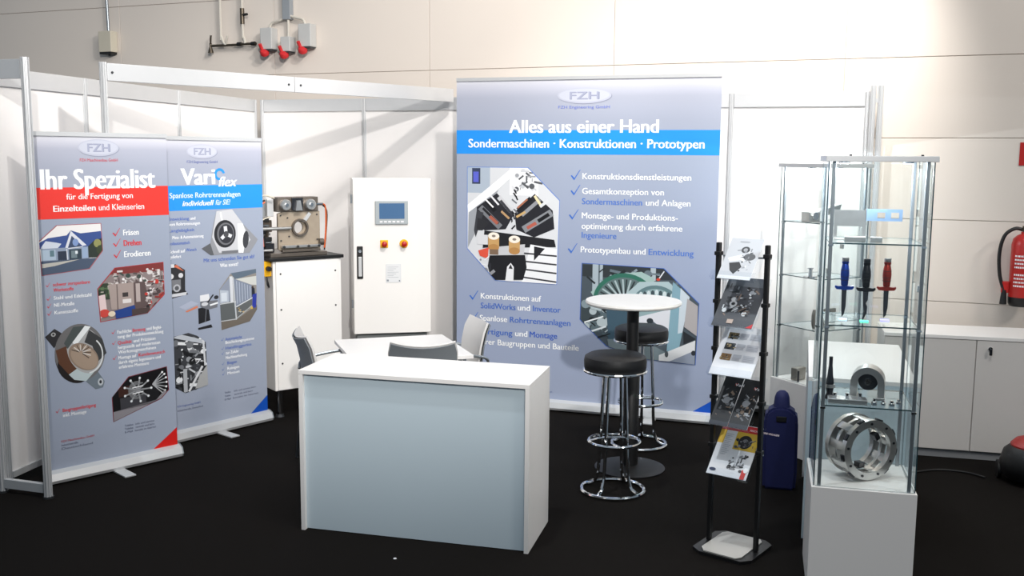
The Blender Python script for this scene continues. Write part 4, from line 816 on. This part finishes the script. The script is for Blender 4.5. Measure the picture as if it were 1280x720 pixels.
# far showcase exhibits
t = exh('milled_block', 'milled aluminium block with angled arm on the top shelf of the farther showcase', 'metal part', M2, A2, .04, .16, sh2[0])
t.scale = (1.35, 1.3, 1.35); obj('block', B(0, .09, 0, .06, 0, .05, .004), STEEL, t); obj('arm', prism(NB(), [(.05, .01), (.2, .055), (.21, .085), (.05, .05)], .05, .005), STEEL, t, True); obj('boss', CY((.03, -.012, .03), (.03, 0, .03), .018, seg=18), CHROME, t, True)
t = exh('turned_flange', 'polished flange with a neck on the middle shelf of the farther showcase', 'metal part', M2, A2, .07, .16, sh2[1])
obj('flange', lathe(NB(), [(0, 0), (.045, 0), (.045, .008), (.014, .012), (.012, .05), (.02, .055), (.02, .062), (0, .062)], seg=28), CHROME, t, True)
t = exh('turned_sleeve', 'small upright steel sleeve on the middle shelf of the farther showcase', 'metal part', M2, A2, .13, .06, sh2[1])
obj('sleeve', lathe(NB(), [(0, 0), (.015, 0), (.015, .045), (.018, .05), (.018, .065), (0, .065)], seg=20), STEEL, t, True)
t = exh('bored_plate', 'upright steel plate with a large bore on the lower shelf of the farther showcase', 'metal part', M2, A2, .08, .12, sh2[2], .1)
bm = NB(); n = 28; O = []; I = []
def sq2(an):
    c, s = math.cos(an), math.sin(an); x0, x1, z0, z1 = -.14, .075, -.062, .062
    k = min((x1/c if c > 1e-6 else (x0/c if c < -1e-6 else 9)), (z1/s if s > 1e-6 else (z0/s if s < -1e-6 else 9))); return (.14+c*k, .062+s*k)
for y in (0, .02):
    O.append([bm.verts.new((sq2(2*PI*i/n)[0], y, sq2(2*PI*i/n)[1])) for i in range(n)]); I.append([bm.verts.new((.14+.05*math.cos(2*PI*i/n), y, .062+.05*math.sin(2*PI*i/n))) for i in range(n)])
for i in range(n):
    j = (i+1) % n
    bm.faces.new((O[0][i], O[0][j], I[0][j], I[0][i])); bm.faces.new((O[1][i], I[1][i], I[1][j], O[1][j])); bm.faces.new((O[0][i], O[1][i], O[1][j], O[0][j])); bm.faces.new((I[0][i], I[0][j], I[1][j], I[1][i]))
bmesh.ops.recalc_face_normals(bm, faces=bm.faces[:]); obj('plate', bm, mat('grey_cast_plate', '9a968f', .4, .6, var=.1), t); obj('support_pin', CY((.05, -.03, 0), (.05, -.03, .05), .008, seg=12), CHROME, t, True)
t = exh('cast_block', 'grey cast block on the floor of the farther showcase', 'metal part', M2, A2, .05, .22, .502, .2)
obj('block', B(0, .10, 0, .05, 0, .085, .005), mat('grey_cast_plate', '9a968f'), t); obj('support_pin', CY((-.012, -.02, 0), (-.012, -.02, .075), .007, seg=12), DSTEEL, t, True)
# ------------------------------------------------------------------ sideboard along the hall wall
sa = math.atan2(-.122, .48)
t = thing('sideboard', 'low white office sideboard with hinged doors along the beige wall', 'cabinet', (2.50, 6.583, 0), sa)
w = 1.36
obj('plinth', B(.01, w-.01, .02, .42, 0, .055), mat('grey_plinth_strip', '85878a', .4, var=.03), t); obj('body', B(0, w, .018, .44, .055, .81), WHITE, t); obj('worktop', B(-.004, w+.004, -.004, .444, .81, .834, .002), WHITE, t)
dm = mat('light_grey_door', 'cfcbc7', .45, var=.015)
obj('door', B(.002, .568, 0, .017, .06, .807, .001), dm, t); d2 = obj('door', B(.574, w-.002, 0, .017, .06, .807, .001), dm, t)
k_ = obj('lock', CY((.655, -.008, .755), (.655, 0, .755), .013, seg=18), CHROME, d2, True)
t = thing('door_key', 'small key hanging from the lock of the sideboard door', 'key', tuple(Matrix.Translation((2.50, 6.583, 0)) @ Matrix.Rotation(sa, 4, 'Z') @ Vector((.655, -.008, .755))), sa)
obj('shank', B(-.002, .002, -.014, 0, -.003, .003), DSTEEL, t); obj('bow', B(-.009, .009, -.018, -.014, -.04, .003, .003), DSTEEL, t)
# ------------------------------------------------------------------ things on the hall wall
def wallthing(name, label, cat, s, z, group=None): return thing(name, label, cat, wallpt(s, z), WA, group)
sx = lambda X: X/math.cos(WA)      # wall coordinate from world X
t = wallthing('fire_extinguisher', 'red fire extinguisher with a black hose hanging on the beige wall', 'fire extinguisher', sx(3.60), .99)
obj('cylinder', lathe(NB(), [(0, .03), (.078, .03), (.083, .045), (.083, .41), (.075, .45), (.05, .475), (.028, .485), (.028, .50), (0, .5)], (0, -.11, 0), 32), RED, t, True)
obj('foot_ring', lathe(NB(), [(0, -.02), (.07, -.02), (.082, 0), (.084, .045), (0, .045)], (0, -.11, 0), 28), BLACK, t, True)
obj('valve', B(-.02, .03, -.13, -.09, .495, .54, .004), BRASS, t); obj('lever', prism(NB(), [(-.01, .535), (.09, .56), (.09, .57), (-.01, .55)], .02, -.12), BLACK, t)
obj('hose', tube(NB(), [(-.02, -.11, .515), (-.07, -.12, .52), (-.13, -.13, .47), (-.155, -.13, .35), (-.145, -.13, .2), (-.115, -.13, .09), (-.11, -.13, .04)], .0125, res=6), BLACK, t, True)
obj('nozzle', CY((-.11, -.13, .09), (-.112, -.13, -.01), .016, .024, seg=14), BLACK, t, True); obj('hose_clip', B(-.13, -.08, -.14, -.1, .07, .15, .004), RED, t)
obj('wall_bracket', B(-.03, .03, -.03, 0, .1, .45), RED, t)
# curved label made of thin printed strips following the cylinder
bm = NB(); rl = random.Random(5)
for r_ in range(9):
    a0 = -2.35
    while a0 < -1.0:
        a1 = a0+rl.uniform(.05, .16); z = .12+r_*.026
        if r_ not in (4,):
            vs = [bm.verts.new((.0838*math.cos(q), -.11+.0838*math.sin(q), zz)) for q, zz in ((a0, z), (a1, z), (a1, z+.012), (a0, z+.012))]; bm.faces.new(vs)
        a0 = a1+.04
obj('printed_label', bm, PAPER, t)
t = wallthing('fire_sign', 'red rectangular fire sign on the beige wall above the extinguisher', 'sign', sx(3.54), 1.945)
obj('plate', B(0, .16, -.004, 0, 0, .16, .001), RED, t); a = Art(y=-.0046)
a.rect(.055, .03, .095, .12, WH); a.rect(.07, .12, .08, .135, WH); a.line((.08, .13), (.045, .1), .008, WH); a.poly([(.11, .04), (.14, .04), (.125, .12)], WH); a.build('symbol', t)
t = wallthing('cable_box', 'beige junction box with a grey conduit on the wall at upper left', 'junction box', sx(-3.96), 2.965)
obj('box', B(-.078, .078, -.09, 0, 0, .2, .006), BEIGEB, t); obj('box_underside', B(-.07, .07, -.085, -.005, -.02, 0), BLACK, t); obj('conduit', CY((.01, -.04, .2), (-.02, -.04, 1.5), .014, seg=12), ALUD, t, True); obj('nipple', CY((.01, -.04, -.035), (.01, -.04, -.02), .012, seg=10), DGREY, t)
t = wallthing('water_pipework', 'pair of beige pipes with brass valves on the wall at top left', 'pipework', sx(-2.62), 2.95)
obj('pipe', tube(NB(), [(-.09, -.05, 1.5), (-.09, -.05, .2), (-.085, -.05, .12), (-.055, -.05, .055), (-.03, -.05, .04)], .013, res=3), PIPE, t, True)
obj('pipe', tube(NB(), [(.155, -.05, 1.5), (.155, -.05, .22), (.17, -.05, .1), (.18, -.05, .045)], .013, res=3), PIPE, t, True)
obj('manifold', CY((-.2, -.05, .035), (.09, -.05, .035), .012, seg=12), BRASS, t, True); obj('manifold', CY((.10, -.05, .04), (.30, -.05, .04), .012, seg=12), BRASS, t, True)
obj('tap', lathe(NB(), [(0, -.03), (.028, -.03), (.02, .0), (.01, .03), (.012, .06), (0, .065)], (-.21, -.05, .0), 14), BRASS, t, True); obj('tap_lever', tube(NB(), [(-.21, -.05, .04), (-.2, -.06, .1), (-.195, -.06, .13)], .009), BRASS, t, True)
obj('tap_lever', tube(NB(), [(-.03, -.05, .04), (-.01, -.07, .09), (.0, -.07, .12)], .009), PIPE, t, True)
obj('valve', CY((.155, -.05, .22), (.155, -.05, .36), .02, seg=14), BRASS, t, True); obj('valve_lever', CY((.155, -.05, .3), (.23, -.08, .3), .012, seg=10), BLACK, t, True)
for x in (.115, .27): obj('cap', CY((x-.02, -.05, .04), (x+.02, -.05, .04), .019, seg=12), BLACK, t, True)
t = wallthing('cable_duct', 'grey cable duct branching into three conduits above the sockets', 'conduit', sx(-2.02), 3.17)
obj('duct', B(-.05, .03, -.06, 0, .02, 1.4, .003), mat('grey_duct', '8d9297', .4, var=.03), t)
for pts in ([(-.03, -.04, .05), (-.08, -.04, .02), (-.17, -.04, -.0), (-.2, -.04, -.05), (-.2, -.04, -.11)], [(0, -.04, .03), (0, -.04, -.1), (-.005, -.04, -.19)], [(.02, -.04, .05), (.1, -.04, .03), (.16, -.04, .01), (.185, -.04, -.06), (.19, -.04, -.10)]):
    obj('conduit', tube(NB(), pts, .012, res=4), PIPE, t, True)
def socket(X, z, w, h, label):
    t = wallthing('power_socket_box', label, 'socket', sx(X), z, 'three socket boxes on the hall wall')
    obj('housing', B(-w/2, w/2, -.1, 0, 0, h, .006), GREYB, t); obj('lower_lip', B(-w*.1, w*.45, -.095, -.01, -.012, 0), DGREY, t)
    q = obj('socket_flap', lathe(NB(), [(0, -.03), (.03, -.03), (.041, -.018), (.041, .012), (.032, .024), (0, .03)], seg=22), REDP, t, True, loc=(-w*.22, -.085, -.025), rot=(.75, .35, 0))
    obj('plug_stub', tube(NB(), [(0, 0, 0), (-.02, .005, .03), (-.03, .01, .06)], .016, 12, res=3), REDP, q, True, loc=(-.012, 0, .01)); return t
socket(-2.21, 2.93, .125, .19, 'left grey socket box with a red flap, beside the pipes')
socket(-2.02, 2.905, .10, .13, 'small middle grey socket box with a red flap, under the duct')
socket(-1.83, 2.94, .13, .2, 'right grey socket box with a red flap, farthest from the pipes')
# ------------------------------------------------------------------ vacuum cleaner at the right edge
t = thing('vacuum_cleaner', 'black canister vacuum cleaner with a red top at the right edge', 'vacuum cleaner', (3.24, 5.98, 0), -.3); t.scale = (.93, .93, .88)
obj('body', lathe(NB(), [(0, .03), (.17, .03), (.2, .06), (.21, .14), (.19, .22), (.15, .26), (0, .27)], seg=32), BLEATH, t, True)
obj('lid', lathe(NB(), [(0, .335), (.06, .33), (.12, .305), (.15, .27), (.15, .255), (0, .255)], seg=32), mat('dull_red_plastic', '9c2420', .45, var=.08), t, True)
for s in (-1, 1): obj('wheel', CY((s*.19, .05, .065), (s*.215, .05, .065), .065, seg=22), BLACK, t, True)
obj('carry_handle', tube(NB(), [(.0, 0, .325), (.02, 0, .35), (.1, 0, .34), (.12, 0, .30)], .012, res=4), BLACK, t, True)
tag(obj('power_cable', tube(NB(), [(2.97, 6.03, .012), (2.9, 6.15, .007), (2.75, 6.2, .007), (2.55, 6.15, .007), (2.35, 6.2, .007)], .006, res=6), BLACK, None, True), 'thin black cable on the floor running left from the vacuum cleaner', 'cable')
tag(obj('paper_scrap', prism(NB(), [(-.008, -.004), (.0, -.008), (.009, -.002), (.004, .007), (-.006, .005)], .003, .0005, 'Z'), PAPER, None, loc=(-.57, 4.72, 0)), 'tiny white scrap lying on the black carpet in front of the counter', 'scrap')
